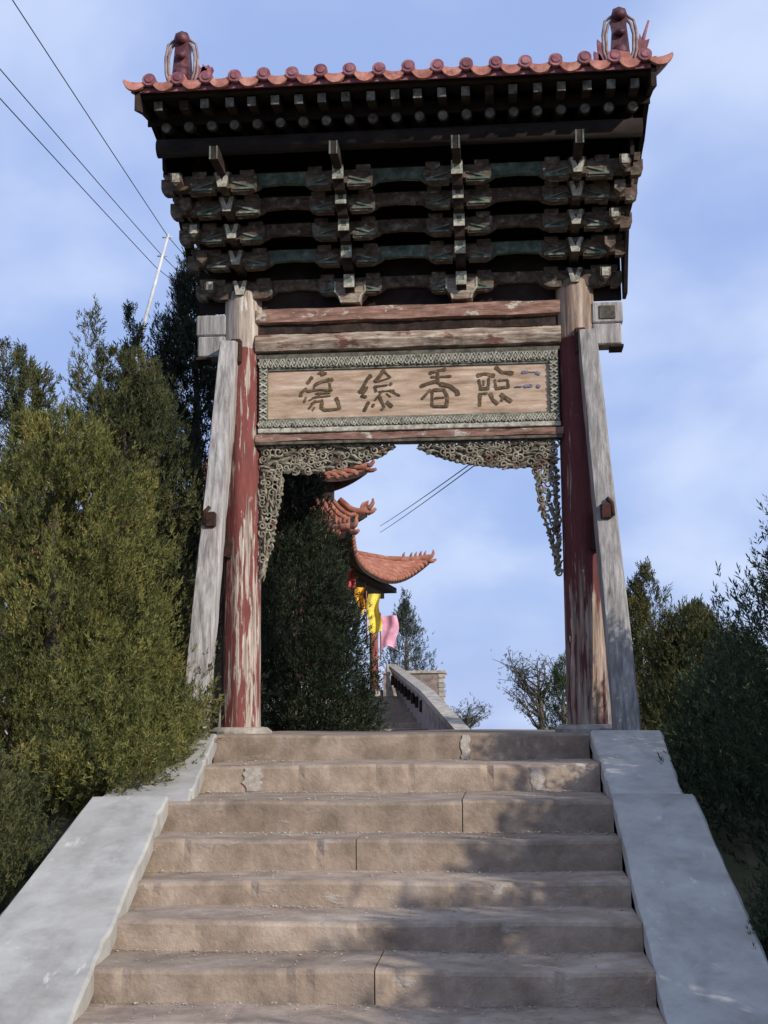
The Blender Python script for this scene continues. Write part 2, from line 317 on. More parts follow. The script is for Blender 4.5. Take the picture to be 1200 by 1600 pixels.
# pale chips and grit caught at the foot of the risers
b = MB(); rnd = random.Random(3)
for i in range(1, 9):
    y, z = STEPS[i]; yb = STEPS[i-1][0]
    for k in range(330):
        near = rnd.random() < .75
        x = rnd.uniform(LX[i]+.05, XR-.05); x += .2*math.sin(k*.7+i)
        if not (LX[i]+.03 < x < XR-.03): continue
        yy = yb-abs(rnd.gauss(0, .06))-.012 if near else rnd.uniform(y+.05, yb-.03)
        if yy < y+.03: continue
        r = rnd.uniform(.0022, .0058)*(1.1 if i < 4 else .85)*(1.6 if rnd.random() < .08 else 1)
        b.blob((x, yy, z+r*.5), r*rnd.uniform(.8, 2.2), r*rnd.uniform(.7, 1.5), r*.6, 5, 3, .3)
tag(b.build('rubble_grit', 'patch'), kind='stuff')

# ------------------------------------------------------------------ cheek walls
def cheek(side, label):
    w = empty('cheek_wall', (0, -3, -.5)); tag(w, label, 'wall', 'sloping walls beside the stairs')
    o = Vector((0, -3, -.5)); sx = 1 if side > 0 else -1
    def slab(y0, z0, y1, z1, xi0, xi1, xo0, xo1, thick, name='coping_slab'):
        """sloping coping with worn, uneven edges"""
        nn = 44; v = []; f = []
        for k in range(nn+1):
            t = k/nn; y = y0+(y1-y0)*t; z = z0+(z1-z0)*t; xi = xi0+(xi1-xi0)*t; xo = xo0+(xo1-xo0)*t
            ch = max(0, hn(k, side, y0)-.78)*.09
            ji = .0025*math.sin(k*.6+y0)+.0025*hn(k, side)+ch*sx; jo = .003*math.sin(k*.5)+.003*hn(k, side, 4)
            dz = .003*math.sin(k*.7+side)
            for (x, zz) in ((xi-sx*.002+ji, z-.014+dz), (xi+sx*.013+ji, z+dz), ((xi+xo)/2, z+.003*math.sin(k*.5)), (xo-sx*.015, z-.004), (xo+sx*jo, z-.02), (xo+sx*jo, z-thick), (xi, z-thick)):
                v.append(Vector((x, y, zz))-o)
        for k in range(nn):
            for j in range(7): f.append((k*7+j, k*7+(j+1) % 7, (k+1)*7+(j+1) % 7, (k+1)*7+j))
        f += [tuple(range(7)), tuple(range(nn*7+6, nn*7-1, -1))]
        MB().add(v, f).build(name, 'cheek', w)
    if side > 0:
        slab(-.92, .012, -2.95, -.375, XR, XR, XR+.54, XR+.43, .12); slab(-2.95, -.352, -7.2, -1.70, XR-.006, XR+.0, XR+.49, XR+.55, .12)
        MB().prism([(-.94-o.y, -.11-o.z), (-2.93-o.y, -.50-o.z), (-7.1-o.y, -1.81-o.z), (-7.1-o.y, -2.4-o.z), (-.94-o.y, -1.2-o.z)], XR+.012, XR+.40, 'x').build('wall_body', 'cheek', w)
    else:
        slab(-.92, .012, -2.95, -.375, -1.47, -1.21, -1.90, -1.80, .12)
        slab(-2.99, -.352, -7.2, -1.70, left_edge(-2.99), left_edge(-7.2), -1.83, -1.78, .12)
        slab(-.95, -.11, -7.1, -2.0, -1.50, left_edge(-7.1)-.02, -1.80, -1.70, .55, 'wall_body')
cheek(1, 'sloping grey concrete stair wall, shaded, beside the dark trees'); cheek(-1, 'sloping grey concrete stair wall, sunlit, below the yellow-green bush')

# ------------------------------------------------------------------ the gate
gate = empty('memorial_gate'); tag(gate, 'weathered red and grey timber memorial gate with tiled roof at the top of the stairs', 'gate')
CX = 1.46
for sx, mt in ((-1, 'column_l'), (1, 'column_r')):
    v = []; f = []; nn = 28; zs = [-.04, .4, .9, 1.4, 1.9, 2.4, 2.9, 3.3, 3.34, 3.36, 3.8, 3.85, 3.87]
    for z in zs:
        r = .172-.010*z/3.9-(.022 if z > 3.86 else .006 if z > 3.84 else 0)+(.004 if z > 3.35 else 0)
        for k in range(nn):
            a = 2*math.pi*k/nn
            rr = r*(1+.018*math.sin(3*a+sx)+.012*math.sin(7*a+z*.3)+.006*hn(k, z)-(.05 if k in (19, 23) and z < 2.6 else 0))
            v.append((sx*CX+rr*math.cos(a)*.98, rr*math.sin(a), z))
    for i in range(len(zs)-1):
        for k in range(nn): f.append((i*nn+k, i*nn+(k+1) % nn, (i+1)*nn+(k+1) % nn, (i+1)*nn+k))
    f.append(tuple(range((len(zs)-1)*nn, len(zs)*nn)))
    col = MB().add(v, f, True).build('column', mt, gate)
    tag(col, 'column with peeling bright red paint' if sx < 0 else 'column with dull maroon paint worn to bare wood below')
    b = MB(); pr = [(.27, -.06), (.27, .02), (.23, .05), (.19, .055)]; v = []; f = []
    for r, z in pr:
        for k in range(20): v.append((sx*CX+r*math.cos(k*math.pi/10), r*math.sin(k*math.pi/10), z))
    for i in range(3):
        for k in range(20): f.append((i*20+k, i*20+(k+1) % 20, (i+1)*20+(k+1) % 20, (i+1)*20+k))
    f.append(tuple(range(60, 80))); b.add(v, f).build('base_stone', 'stone', gate)
    # raking struts, front and rear
    for fy in (-1, 1):
        p0 = Vector((sx*1.735, fy*.60, -.04)); p1 = Vector((sx*1.545, fy*.175, 3.36))
        d = (p1-p0).normalized(); xa = Vector((1, 0, 0)); xa = (xa-d*xa.dot(d)).normalized(); ya = d.cross(xa)
        b = MB(); hw0, hw1, hd = .108, .080, .085; v = []; f = []; nz = 24
        for i in range(nz+1):
            t = i/nz; hw = hw0+(hw1-hw0)*t; c = p0+(p1-p0)*t
            pf = [(-1, -.45), (-.82, -1), (-.1, -1.05), (.82, -1), (1, -.45), (1, 1), (-1, 1)]
            for j, (a, e) in enumerate(pf):
                jj = .0022*hn(i, j, sx)+.0015*math.sin(i*.5+j)
                v.append(c+xa*(a*hw+jj)+ya*(-e*fy*-hd*1.0 if False else e*hd*(1 if fy < 0 else -1)*1.0+jj))
        for i in range(nz):
            for j in range(7): f.append((i*7+j, i*7+(j+1) % 7, (i+1)*7+(j+1) % 7, (i+1)*7+j))
        f += [tuple(range(7)), tuple(range(nz*7+6, nz*7-1, -1))]
        st = b.add(v, f).build('strut', 'strut', gate)
        # tie block joining strut and column, with its dark wedge
        t = .535; c = p0+(p1-p0)*t
        b = MB(); b.box(c.x-.045, c.x+.045, min(0, c.y-fy*-.13), max(0, c.y+fy*.115), c.z-.075, c.z+.055, .012); b.build('tie_beam', 'rust', gate)
        b = MB(); b.tube([(c.x+sx*.012, c.y+fy*.10, c.z+.10), (c.x+sx*.05, c.y+fy*.115, c.z+.05), (c.x+sx*.055, c.y+fy*.115, c.z-.05)], .018, 6); b.build('iron_clamp', 'rust', st)
    x = sx*(CX+.03); b = MB(); b.box(x-.05, x+.05, -.225, -.14, 3.18, 3.40, .015); b.build('wedge', 'rust', gate)
    x = sx*(CX+.095); b = MB(); b.prism([(x-.04, 1.50), (x+.03, 1.48), (x+.045, 1.60), (x+.01, 1.68), (x-.03, 1.62)], -.185, -.10); b.build('peg', 'rust', gate)
    # tenon ends of the two lintels outside the columns
    b = MB(); b.box(min(sx*1.60, sx*1.865), max(sx*1.60, sx*1.865), -.10, .10, 3.468, 3.655, .012); e = b.build('lintel_end', 'strut', gate)
    b = MB(); b.box(min(sx*1.60, sx*1.85), max(sx*1.60, sx*1.85), -.105, .105, 3.275, 3.460, .012); b.build('lintel_end', 'strut', gate)
    if sx > 0:
        b = MB(); b.box(1.66, 1.80, -.112, -.09, 3.50, 3.62, .006); b.build('carved_panel', 'carve_dark', e)
    b = MB(); b.box(min(sx*1.75, sx*1.862), max(sx*1.75, sx*1.862), -.108, .10, 3.252, 3.272); b.build('lintel_strip', 'dark', gate)

# lintels: several boards
def beam(name, m, x0, x1, y0, y1, z0, z1, belly=0, seed=0):
    nn = 44; v = []; f = []; pf = [(0, 0), (-.3, -.0), (-1, .18), (-1-belly, .5), (-1, .84), (-.3, 1.0), (0, 1)]
    yb = y1
    for i in range(nn+1):
        x = x0+(x1-x0)*i/nn
        for j, (a, t) in enumerate(pf):
            jj = .004*math.sin(x*7+j*2+seed)+.004*hn(i, j, seed)
            v.append((x, yb+(yb-y0)*a*1.0+jj, z0+(z1-z0)*t+jj))
    k_ = len(pf)
    for i in range(nn):
        for j in range(k_-1): f.append((i*k_+j, i*k_+j+1, (i+1)*k_+j+1, (i+1)*k_+j))
        f.append((i*k_+k_-1, i*k_, (i+1)*k_, (i+1)*k_+k_-1))
    f += [tuple(range(k_)), tuple(range(nn*k_+k_-1, nn*k_-1, -1))]
    return MB().add(v, f).build(name, m, gate)
beam('upper_lintel', 'beam', -1.33, 1.33, -.115, .10, 3.535, 3.71, .0, 1)
b = MB(); b.box(-1.32, 1.32, -.07, .07, 3.47, 3.545); b.build('lintel_gap_board', 'dark', gate)
beam('middle_lintel', 'beam_pale', -1.33, 1.33, -.125, .10, 3.268, 3.482, .12, 2)
b = MB(); b.box(-1.32, 1.32, -.10, .07, 3.243, 3.275); b.build('lintel_strip', 'carve_dark', gate)
beam('lower_lintel', 'beam', -1.33, 1.33, -.115, .10, 2.485, 2.572, 0, 3)
b = MB(); b.box(-1.32, 1.32, -.128, -.05, 2.468, 2.490); b.build('lintel_strip', 'carve_dark', gate)

# name board with border bands and lettering
plq = MB().box(-1.24, 1.24, -.075, .04, 2.66, 3.13).build('name_board', 'plaque', gate)
def band(x0, x1, z0, z1, horiz, name='border_band'):
    b = MB(); b.box(x0, x1, -.098, -.03, z0, z1); fr = b.build(name, 'band', plq)
    b = MB(); s = .052
    if horiz:
        zc = (z0+z1)/2; h = (z1-z0)*.40; nn = int((x1-x0)/s)
        for i in range(nn):
            x = x0+(i+.5)*(x1-x0)/nn; h2 = h*(1+.15*hn(i, z0))
            if hn(i, z0*3, 2) > .9: continue
            for q in (1, -1):
                b.prism([(x-.026, zc-q*h2), (x-.012, zc-q*h2), (x+.026, zc+q*h2), (x+.012, zc+q*h2)], -.112-.003*q, -.09)
            b.prism([(x-.026+.013, zc), (x-.026, zc+.02), (x-.026-.013, zc), (x-.026, zc-.02)], -.110, -.09)
    else:
        xc = (x0+x1)/2; h = abs(x1-x0)*.40; nn = int((z1-z0)/s)
        for i in range(nn):
            z = z0+(i+.5)*(z1-z0)/nn
            for q in (1, -1):
                b.prism([(xc-q*h, z-.026), (xc-q*h, z-.012), (xc+q*h, z+.026), (xc+q*h, z+.012)], -.112-.003*q, -.09)
    o = b.build('lozenge_carving', 'pale', plq); o['kind'] = 'stuff'
band(-1.30, 1.30, 3.150, 3.243, True); band(-1.30, 1.30, 2.618, 2.688, True)
band(-1.30, -1.222, 2.69, 3.148, False); band(1.222, 1.30, 2.69, 3.148, False)
MB().box(-1.31, 1.31, -.105, .0, 2.574, 2.616, .006).build('pale_rail', 'pale', gate)
for (z0, z1) in ((3.132, 3.149), (2.689, 2.703)): MB().box(-1.22, 1.22, -.09, -.05, z0, z1).build('inner_moulding', 'band', plq)
# brush strokes of the four characters, read off in px of two enlargements
A = (450, 570, 6.0); B = (640, 565, 5.4545)
CH = [(A, [([(230, 110), (180, 180)], 30), ([(180, 220), (125, 262), (120, 300)], 24), ([(318, 50), (330, 105)], 30), ([(285, 78), (365, 82)], 18), ([(250, 190), (330, 155), (395, 140)], 26),
            ([(400, 128), (424, 152)], 26), ([(252, 190), (240, 245)], 16), ([(392, 165), (402, 235)], 16), ([(180, 250), (300, 235), (420, 238)], 15), ([(262, 268), (400, 262)], 13),
            ([(150, 355), (172, 300)], 16), ([(200, 335), (330, 262)], 15), ([(230, 310), (400, 290)], 13), ([(222, 360), (330, 330)], 13), ([(200, 410), (262, 330)], 17), ([(230, 432), (250, 395)], 17),
            ([(322, 340), (315, 405), (345, 424), (430, 420), (488, 408), (470, 345), (450, 305)], 25)]),
      (A, [([(785, 95), (740, 140), (700, 220), (668, 266)], 30), ([(745, 205), (690, 300), (740, 300)], 22), ([(760, 345), (715, 436)], 26), ([(790, 375), (812, 385)], 26), ([(905, 45), (870, 95), (820, 160)], 30),
           ([(900, 60), (965, 122)], 18), ([(835, 160), (960, 122)], 15), ([(955, 172), (975, 188)], 25), ([(810, 205), (935, 190)], 14), ([(815, 195), (832, 255)], 15), ([(950, 238), (1050, 292)], 20),
           ([(850, 252), (1000, 240)], 13), ([(890, 240), (815, 335)], 16), ([(858, 290), (905, 395), (880, 422)], 18), ([(925, 345), (982, 394)], 27), ([(922, 268), (965, 302)], 14)]),
      (B, [([(165, 102), (240, 78), (312, 64)], 24), ([(180, 132), (270, 130), (358, 125)], 17), ([(240, 80), (246, 192)], 20), ([(242, 165), (180, 180), (92, 212)], 25), ([(258, 188), (345, 208), (410, 255), (415, 288)], 28),
           ([(182, 235), (103, 322)], 22), ([(195, 240), (193, 385)], 20), ([(195, 242), (295, 240), (326, 300), (315, 392)], 21), ([(215, 310), (300, 305)], 13), ([(205, 382), (312, 382)], 18)]),
      (B, [([(572, 122), (640, 104), (728, 122)], 27), ([(730, 42), (785, 90), (888, 100)], 27), ([(590, 150), (610, 222)], 17), ([(598, 232), (682, 226)], 23), ([(680, 132), (676, 205)], 14), ([(632, 158), (632, 205)], 13),
           ([(730, 150), (736, 222)], 18), ([(732, 232), (852, 214)], 23), ([(758, 160), (838, 155)], 16), ([(840, 158), (846, 212)], 14), ([(602, 268), (598, 382)], 25), ([(600, 276), (665, 270)], 16),
           ([(690, 268), (710, 322), (755, 364)], 25), ([(775, 275), (872, 342)], 27), ([(785, 335), (805, 288)], 15)])]
def strokes(org, data, name, m, yf):
    b = MB()
    for pi, (pts, w) in enumerate(data):
        P = [at(org[0]+x/org[2], org[1]+y/org[2], yf) for x, y in pts]; P = [Vector((p[0], 0, p[2])) for p in P]
        w = w/org[2]/FPX*11.3*1.5
        Q = []
        for i in range(len(P)-1):
            for k in range(5): Q.append(P[i].lerp(P[i+1], k/5))
        Q.append(P[-1]); nq = len(Q); lft = []; rgt = []
        for i, p in enumerate(Q):
            d = (Q[min(i+1, nq-1)]-Q[max(i-1, 0)]).normalized(); nrm = Vector((-d.z, 0, d.x))
            t = i/(nq-1); ww = w*.5*(1.05-.35*math.sin(math.pi*t))*(.62 if i in (0, nq-1) else 1)*(1+.12*hn(i, pi))
            lft.append(p+nrm*ww); rgt.append(p-nrm*ww)
        yo = yf-.006-.0015*(pi % 5); v = []; f = []
        for a, c in zip(lft, rgt): v += [(a.x, yo, a.z), (c.x, yo, c.z), (a.x, yf+.003, a.z), (c.x, yf+.003, c.z)]
        for i in range(nq-1):
            o = i*4; f += [(o, o+1, o+5, o+4), (o, o+4, o+6, o+2), (o+1, o+3, o+7, o+5)]
        f += [(0, 2, 3, 1), (nq*4-4, nq*4-3, nq*4-1, nq*4-2)]
        b.add(v, f)
    return b.build(name, m, plq)
for org, data in CH: strokes(org, data, 'character', 'ink', -.075)
strokes(B, [([(955, 92), (1010, 88)], 20), ([(1075, 92), (1112, 108)], 24), ([(975, 212), (1045, 204)], 22), ([(1085, 205), (1112, 214)], 22), ([(900, 215), (960, 212)], 9), ([(1010, 88), (1080, 90)], 8)], 'faded_mark', 'stain', -.075)['kind'] = 'stuff'

# carved spandrels: scrolls and leaves over a dark ground
def scroll(b, x, z, r, y, tr, turns=1.3, a0=0, sgn=1):
    pts = []
    for k in range(15):
        t = k/14; a = a0+sgn*t*turns*2*math.pi; q = r*(1-.78*t); pts.append((x+q*math.cos(a), y-.01*t, z+q*math.sin(a)))
    b.tube(pts, [tr*(1-.3*k/14) for k in range(15)], 5, True)
def leafy(b, x, z, l, w, ang, y):
    c, s = math.cos(ang), math.sin(ang); pl = [(-l, 0), (-l*.3, w), (l*.5, w*.7), (l, 0), (l*.4, -w*.6), (-l*.4, -w)]
    o = [(x+p*c-q*s, z+p*s+q*c) for p, q in pl]
    v = [(a, y, d) for a, d in o]+[(x, y-.022, z)]; f = [(i, (i+1) % 6, 6) for i in range(6)]+[tuple(range(5, -1, -1))]
    b.add(v, f)
def inside(p, poly):
    x, z = p; r = False; j = len(poly)-1
    for i in range(len(poly)):
        if (poly[i][1] > z) != (poly[j][1] > z) and x < (poly[j][0]-poly[i][0])*(z-poly[i][1])/(poly[j][1]-poly[i][1])+poly[i][0]: r = not r
        j = i
    return r
def carving(pxpoly, back, seed, label):
    poly = [at(x, y, -.05) for x, y in pxpoly]; poly = [(p[0], p[2]) for p in poly]; rnd = random.Random(seed)
    b = MB()
    if back: b.prism(poly, -.055, .02)
    else:
        c = (sum(p[0] for p in poly)/len(poly), sum(p[1] for p in poly)/len(poly))
        for i in range(len(poly)):                                    # rim of a pierced panel
            p, q = poly[i], poly[(i+1) % len(poly)]; b.tube([(p[0]+(c[0]-p[0])*.06, -.03, p[1]), (q[0]+(c[0]-q[0])*.06, -.03, q[1])], .012, 5)
    sp = b.build('spandrel', 'carve_dark' if back else 'carve', gate); tag(sp, label)
    b = MB(); xs = [p[0] for p in poly]; zs = [p[1] for p in poly]; pts = []
    tries = 0
    while tries < 2600:
        tries += 1; x = rnd.uniform(min(xs), max(xs)); z = rnd.uniform(min(zs), max(zs))
        if not inside((x, z), poly) or any((x-a)**2+(z-d)**2 < (.040 if back else .040)**2 for a, d in pts): continue
        pts.append((x, z))
        if rnd.random() < .55: scroll(b, x, z, rnd.uniform(.028, .046), -.072, rnd.uniform(.008, .011), rnd.uniform(1, 1.5), rnd.uniform(0, 6.28), rnd.choice((1, -1)))
        else:
            leafy(b, x, z, rnd.uniform(.045, .07), rnd.uniform(.014, .022), rnd.uniform(-.6, .6)+(0 if back else 1.4), -.07)
            if not back: b.tube([(x, -.03, z-.05), (x+.02, -.035, z), (x-.01, -.03, z+.06)], .009, 5)
    # edge scallops make the outline ragged
    for i in range(len(poly)):
        p, q = poly[i], poly[(i+1) % len(poly)]; L_ = math.hypot(q[0]-p[0], q[1]-p[1])
        for k in range(int(L_/.055)):
            t = (k+.5)/max(1, int(L_/.055)); b.blob((p[0]+(q[0]-p[0])*t, -.045, p[1]+(q[1]-p[1])*t), .026, .03, .020, 6, 4, .25)
    o = b.build('scroll_carving', 'carve', sp); o['kind'] = 'stuff'
carving([(412, 693), (618, 697), (606, 703), (596, 712), (580, 716), (566, 722), (545, 727), (520, 731), (500, 737), (470, 739), (444, 737), (412, 740)], True, 1, 'broad carved spandrel with leaf scrolls beside the bright red column')
carving([(868, 690), (652, 697), (662, 704), (690, 714), (720, 722), (760, 727), (800, 730), (826, 728), (868, 728)], True, 2, 'broad carved spandrel with leaf scrolls beside the maroon column')
carving([(410, 742), (440, 742), (438, 778), (430, 810), (424, 850), (414, 880), (410, 902)], False, 3, 'narrow pierced spandrel running down the bright red column')
carving([(870, 730), (834, 730), (842, 762), (848, 800), (860, 838), (868, 872), (874, 896)], False, 4, 'narrow pierced spandrel running down the maroon column')

# bracket sets under the eave
PXT = [440, 392, 350, 307, 268, 238]
tier = [(-.16-.20*k, float(at(545, PXT[k], -.16-.20*k-.06)[2])) for k in range(6)]
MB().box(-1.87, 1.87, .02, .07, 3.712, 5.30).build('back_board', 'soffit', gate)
gong_me = {}
def gong(hl, h, th):
    pl = [(-hl, h), (-hl, .04), (-hl*.94, .008), (-hl*.78, -.012), (-.07, -.012), (-.07, .02), (.07, .02), (.07, -.012), (hl*.78, -.012), (hl*.94, .008), (hl, .04), (hl, h)]
    return MB().prism(pl, -th/2, th/2)
def arm_cell(name, hl, h, th):
    return gong(hl, h, th).mesh(name, 'bracket')
me_gong = arm_cell('bracket_arm', .278, .128, .085); me_long = arm_cell('bracket_arm', .17, .12, .085)
b = MB()
for s_ in (-1, 1): b.prism([(s_*.075, .062), (s_*.085, .072), (s_*.262, .022), (s_*.262, .004)], -.006, .006); b.prism([(s_*.09, .0), (s_*.09, .016), (s_*.262, .016), (s_*.262, .0)], -.008, .008)
me_trim = b.mesh('painted_edge', 'green')
me_nose = MB().prism([(0, .055), (0, -.058), (.05, -.058), (.09, -.115), (.42, -.115), (.42, .055)], -.042, .042, 'x').mesh('projecting_arm', 'dark')
b = MB(); b.box(-.046, -.022, -.012, 0, -.058, .058); b.box(.022, .046, -.012, 0, -.058, .058); b.box(-.022, .022, -.012, 0, .03, .058); b.box(-.022, .022, -.012, 0, -.058, -.02); me_tip = b.mesh('arm_tip', 'pale')
me_core = MB().box(-.022, .022, -.007, 0, -.02, .03).mesh('arm_tip_core', 'green')
b = MB(); b.prism([(-.045, 0), (-.06, .03), (-.06, .06), (.06, .06), (.06, .03), (.045, 0)], -.05, .05); me_block = b.mesh('bearing_block', 'bracket')
b = MB(); b.prism([(-.085, 0), (-.10, .05), (-.14, .10), (-.14, .185), (.14, .185), (.14, .10), (.10, .05), (.085, 0)], -.15, .12); me_cap = b.mesh('seat_block', 'beam_pale')
b = MB()
for s_ in (-1, 1): b.prism([(s_*.085, 0), (s_*.10, .05), (s_*.14, .10), (s_*.14, .187), (s_*.122, .187), (s_*.122, .105), (s_*.084, .055), (s_*.068, 0)], -.158, -.15)
me_rim = b.mesh('painted_edge', 'pale')
# corner arms: plain carved pale wedge noses of the column sets
b = MB(); b.prism([(-.075, .06), (.075, .06), (.05, -.01), (.035, -.065), (-.035, -.065), (-.05, -.01)], -.02, .30); me_wnose = b.mesh('projecting_arm', 'bracket')
b = MB(); b.prism([(-.06, .06), (-.03, .06), (.0, -.02), (.03, .06), (.06, .06), (.034, -.066), (-.034, -.066)], -.032, -.02); me_wtip = b.mesh('arm_tip', 'pale')
for ci, cx in enumerate((-1.46, -.49, .485, 1.46)):
    edge = ci in (0, 3)
    bs = empty('bracket_set'); bs.parent = gate; bs.location = (cx, 0, 0)
    if not edge:
        link('seat_block', me_cap, bs, (0, 0, 3.713)); tag(link('painted_edge', me_rim, bs, (0, 0, 3.713)), kind='stuff')
    else:
        link('seat_block', me_block, bs, (0, 0, 3.875), (0, 0, 0), (1.8, 1.8, 1.0))
    for k, (y, z) in enumerate(tier[:5]):
        jz = .006*hn(ci, k)
        link('bracket_arm', me_gong, bs, (0, y+.07, z-.075+jz))
        if k > 0 or not edge:
            tag(link('painted_edge', me_trim, bs, (0, y+.07-.0425-.006, z-.073+jz)), kind='stuff')
        for s_ in (-1, 1): link('bearing_block', me_block, bs, (s_*.20, y+.07, z+.032+jz))
        if edge:
            link('projecting_arm', me_wnose, bs, (0, y, z+jz)); link('arm_tip', me_wtip, bs, (0, y, z+jz))
        else:
            link('projecting_arm', me_nose, bs, (0, y-.06, z+jz)); link('arm_tip', me_tip, bs, (0, y-.06, z+jz)); link('arm_tip_core', me_core, bs, (0, y-.061, z+jz))
    y, z = tier[5]
    MB().box(-.034, .034, y-.16, y+.3, z-.05, z+.06).build('projecting_arm', 'dark', bs)
    for q in (-.034, .022): MB().box(q, q+.012, y-.166, y-.16, z-.05, z+.06).build('painted_edge', 'green', bs)
# outer half sets past the columns
for sx in (-1, 1):
    bs = empty('bracket_set'); bs.parent = gate; bs.location = (sx*1.70, 0, 0)
    for k, (y, z) in enumerate(tier[:5]):
        link('bracket_arm', me_long, bs, (sx*.03*k, y+.09, z-.075)); link('bearing_block', me_block, bs, (sx*(.06+.035*k), y+.09, z+.032), (0, 0, 0), (1.2, 1.2, 1.1))
        b = MB(); b.prism([(-.045, .05), (.045, .05), (.045, -.02), (.0, -.06), (-.045, -.02)], y-.06, y+.3); o = b.build('projecting_arm', 'bracket', bs); o.location = (sx*(.02+.03*k), 0, z)
        if k % 2 == 0: b = MB(); b.box(-.03, .03, y-.07, y-.058, -.03, .045); o = b.build('arm_tip', 'pale', bs); o.location = (sx*(.02+.03*k), 0, z)
# continuous tie beams of each tier, their undersides arched between the sets
for k, (y, z) in enumerate(tier[:5]):
    m_ = ('bracket', 'green', 'bracket', 'bracket', 'green')[k]; b = MB()
    e_ = 1.74+.03*k; cs = [-e_, -1.46, -.49, .485, 1.46, e_]
    for a, c in zip(cs, cs[1:]):
        h = (c-a)/2
        if h > .3: pl = [(a, z+.10), (a, z-.035), (a+.27, z-.035), (a+.31, z-.005), (a+h, z+.006), (c-.31, z-.005), (c-.27, z-.035), (c, z-.035), (c, z+.10)]
        else: pl = [(a, z+.10), (a, z), (c, z), (c, z+.10)]
        b.prism(pl, y+.135, y+.19)
    b.build('tie_beam', m_, gate)
    MB().box(-1.86, 1.86, y+.16, y+.42, z+.101, z+.118).build('cover_board', 'soffit', gate)

# rafters, soffit, purlin
EY = -1.60; EZ = float(at(630, 115, EY)[2]); RY = 0.0; RZ = EZ+.60
def roof_z(y):
    t = min(1, abs(y-RY)/abs(EY-RY)); return RZ-(RZ-EZ)*(t*1.18-.18*t*t)
fz = float(at(630, 147, -1.47)[2]); rz_ = float(at(630, 183, -1.24)[2])
HW = 2.07
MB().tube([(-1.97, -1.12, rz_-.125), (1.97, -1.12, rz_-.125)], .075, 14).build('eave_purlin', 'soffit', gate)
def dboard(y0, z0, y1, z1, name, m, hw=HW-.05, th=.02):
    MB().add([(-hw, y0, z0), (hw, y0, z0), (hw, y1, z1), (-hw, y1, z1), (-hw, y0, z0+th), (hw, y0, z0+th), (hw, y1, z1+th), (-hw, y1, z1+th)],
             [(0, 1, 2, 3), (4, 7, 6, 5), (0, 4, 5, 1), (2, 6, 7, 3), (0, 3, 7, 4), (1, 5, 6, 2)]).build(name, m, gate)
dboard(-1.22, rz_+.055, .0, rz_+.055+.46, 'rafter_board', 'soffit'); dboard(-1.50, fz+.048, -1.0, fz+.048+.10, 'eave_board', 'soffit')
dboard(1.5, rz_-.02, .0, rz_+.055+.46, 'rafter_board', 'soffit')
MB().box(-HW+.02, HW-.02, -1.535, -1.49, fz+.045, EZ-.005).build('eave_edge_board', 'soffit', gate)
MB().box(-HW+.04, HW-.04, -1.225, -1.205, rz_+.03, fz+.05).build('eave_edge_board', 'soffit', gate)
me_r = MB().tube([(0, 0, 0), (0, 1.35, .50)], .047, 10).mesh('round_rafter', 'dark'); me_re = MB().tube([(0, -.006, 0), (0, .004, .0015)], .037, 12).mesh('rafter_end', 'rafter_pale')
me_f = MB().box(-.034, .034, 0, .55, -.038, .038).mesh('flying_rafter', 'dark'); me_fe = MB().box(-.034, .034, -.006, 0, -.038, .038, .003).mesh('rafter_end', 'rafter_pale')
nr = 21
for i in range(nr):
    x = -1.87+3.76*i/(nr-1)
    o = link('round_rafter', me_r, gate, (x, -1.24, rz_), (0, 0, 0)); link('rafter_end', me_re, o, (0, -.002, 0))
    o = link('flying_rafter', me_f, gate, (x+.01*hn(i), -1.47, fz+.004*hn(i, 2)), (R(8), 0, 0))
    if i not in (1, 14): link('rafter_end', me_fe, o, (0, -.001, 0))

# roof tiles: caps, drip tiles, tile rows
rt = MB(); nn = 14; v = []; f = []
ys = [EY+.01+(-2*EY-.02)*k/nn for k in range(nn+1)]
for y in ys:
    for x in (-HW, HW): v.append((x, y, roof_z(y)-.05)); 
    for x in (-HW, HW): v.append((x, y, roof_z(y)-.012))
for k in range(nn):
    o = k*4; f += [(o, o+1, o+5, o+4), (o+2, o+6, o+7, o+3), (o, o+4, o+6, o+2), (o+1, o+3, o+7, o+5)]
f += [(0, 2, 3, 1), (nn*4, nn*4+1, nn*4+3, nn*4+2)]
rt.add(v, f).build('roof', 'tile', gate)
SPX = .2275; NT = 18; x0 = -SPX*(NT-1)/2+.02
def half_tube(sgn, seed):
    b = MB(); nseg = 5; y_a = EY
    for k in range(nseg):
        ya = sgn*EY*(-1) if False else EY+(RY-EY)*k/nseg; yb_ = EY+(RY-EY)*(k+1)/nseg+.02
        if sgn < 0: ya, yb_ = -ya, -yb_
        r0, r1 = .056, .049; v = []; f = []
        for q, (yy, r) in enumerate(((ya, r0), (yb_, r1))):
            for j in range(9):
                a = math.pi*j/8; v.append((r*math.cos(a), yy, roof_z(yy)+.002+.008*(1-q)+r*math.sin(a)*1.05))
        f = [(j, j+1, j+10, j+9) for j in range(8)]; b.add(v, f, True)
    return b
me_front = half_tube(1, 0).mesh('tile_row', 'tile'); me_rear = half_tube(-1, 0).mesh('tile_row', 'tile')
b = MB(); b.tube([(0, -.03, .012), (0, .02, .012)], .054, 14); b.tube([(0, -.038, .012), (0, -.028, .012)], [.026, .040], 10); me_capt = b.mesh('round_end_tile', 'tile')
pl = []
for k in range(13):
    t = -1+2*k/12; pl.append((t*.092, .018-.072*(1-abs(t)**2.2)))
for k in range(12, -1, -1):
    t = -1+2*k/12; pl.append((t*.088, .040-.022*(1-t*t)))
me_drip = MB().prism(pl, -.012, .012).mesh('drip_tile', 'tile_o')
pan = MB(); v = []; f = []
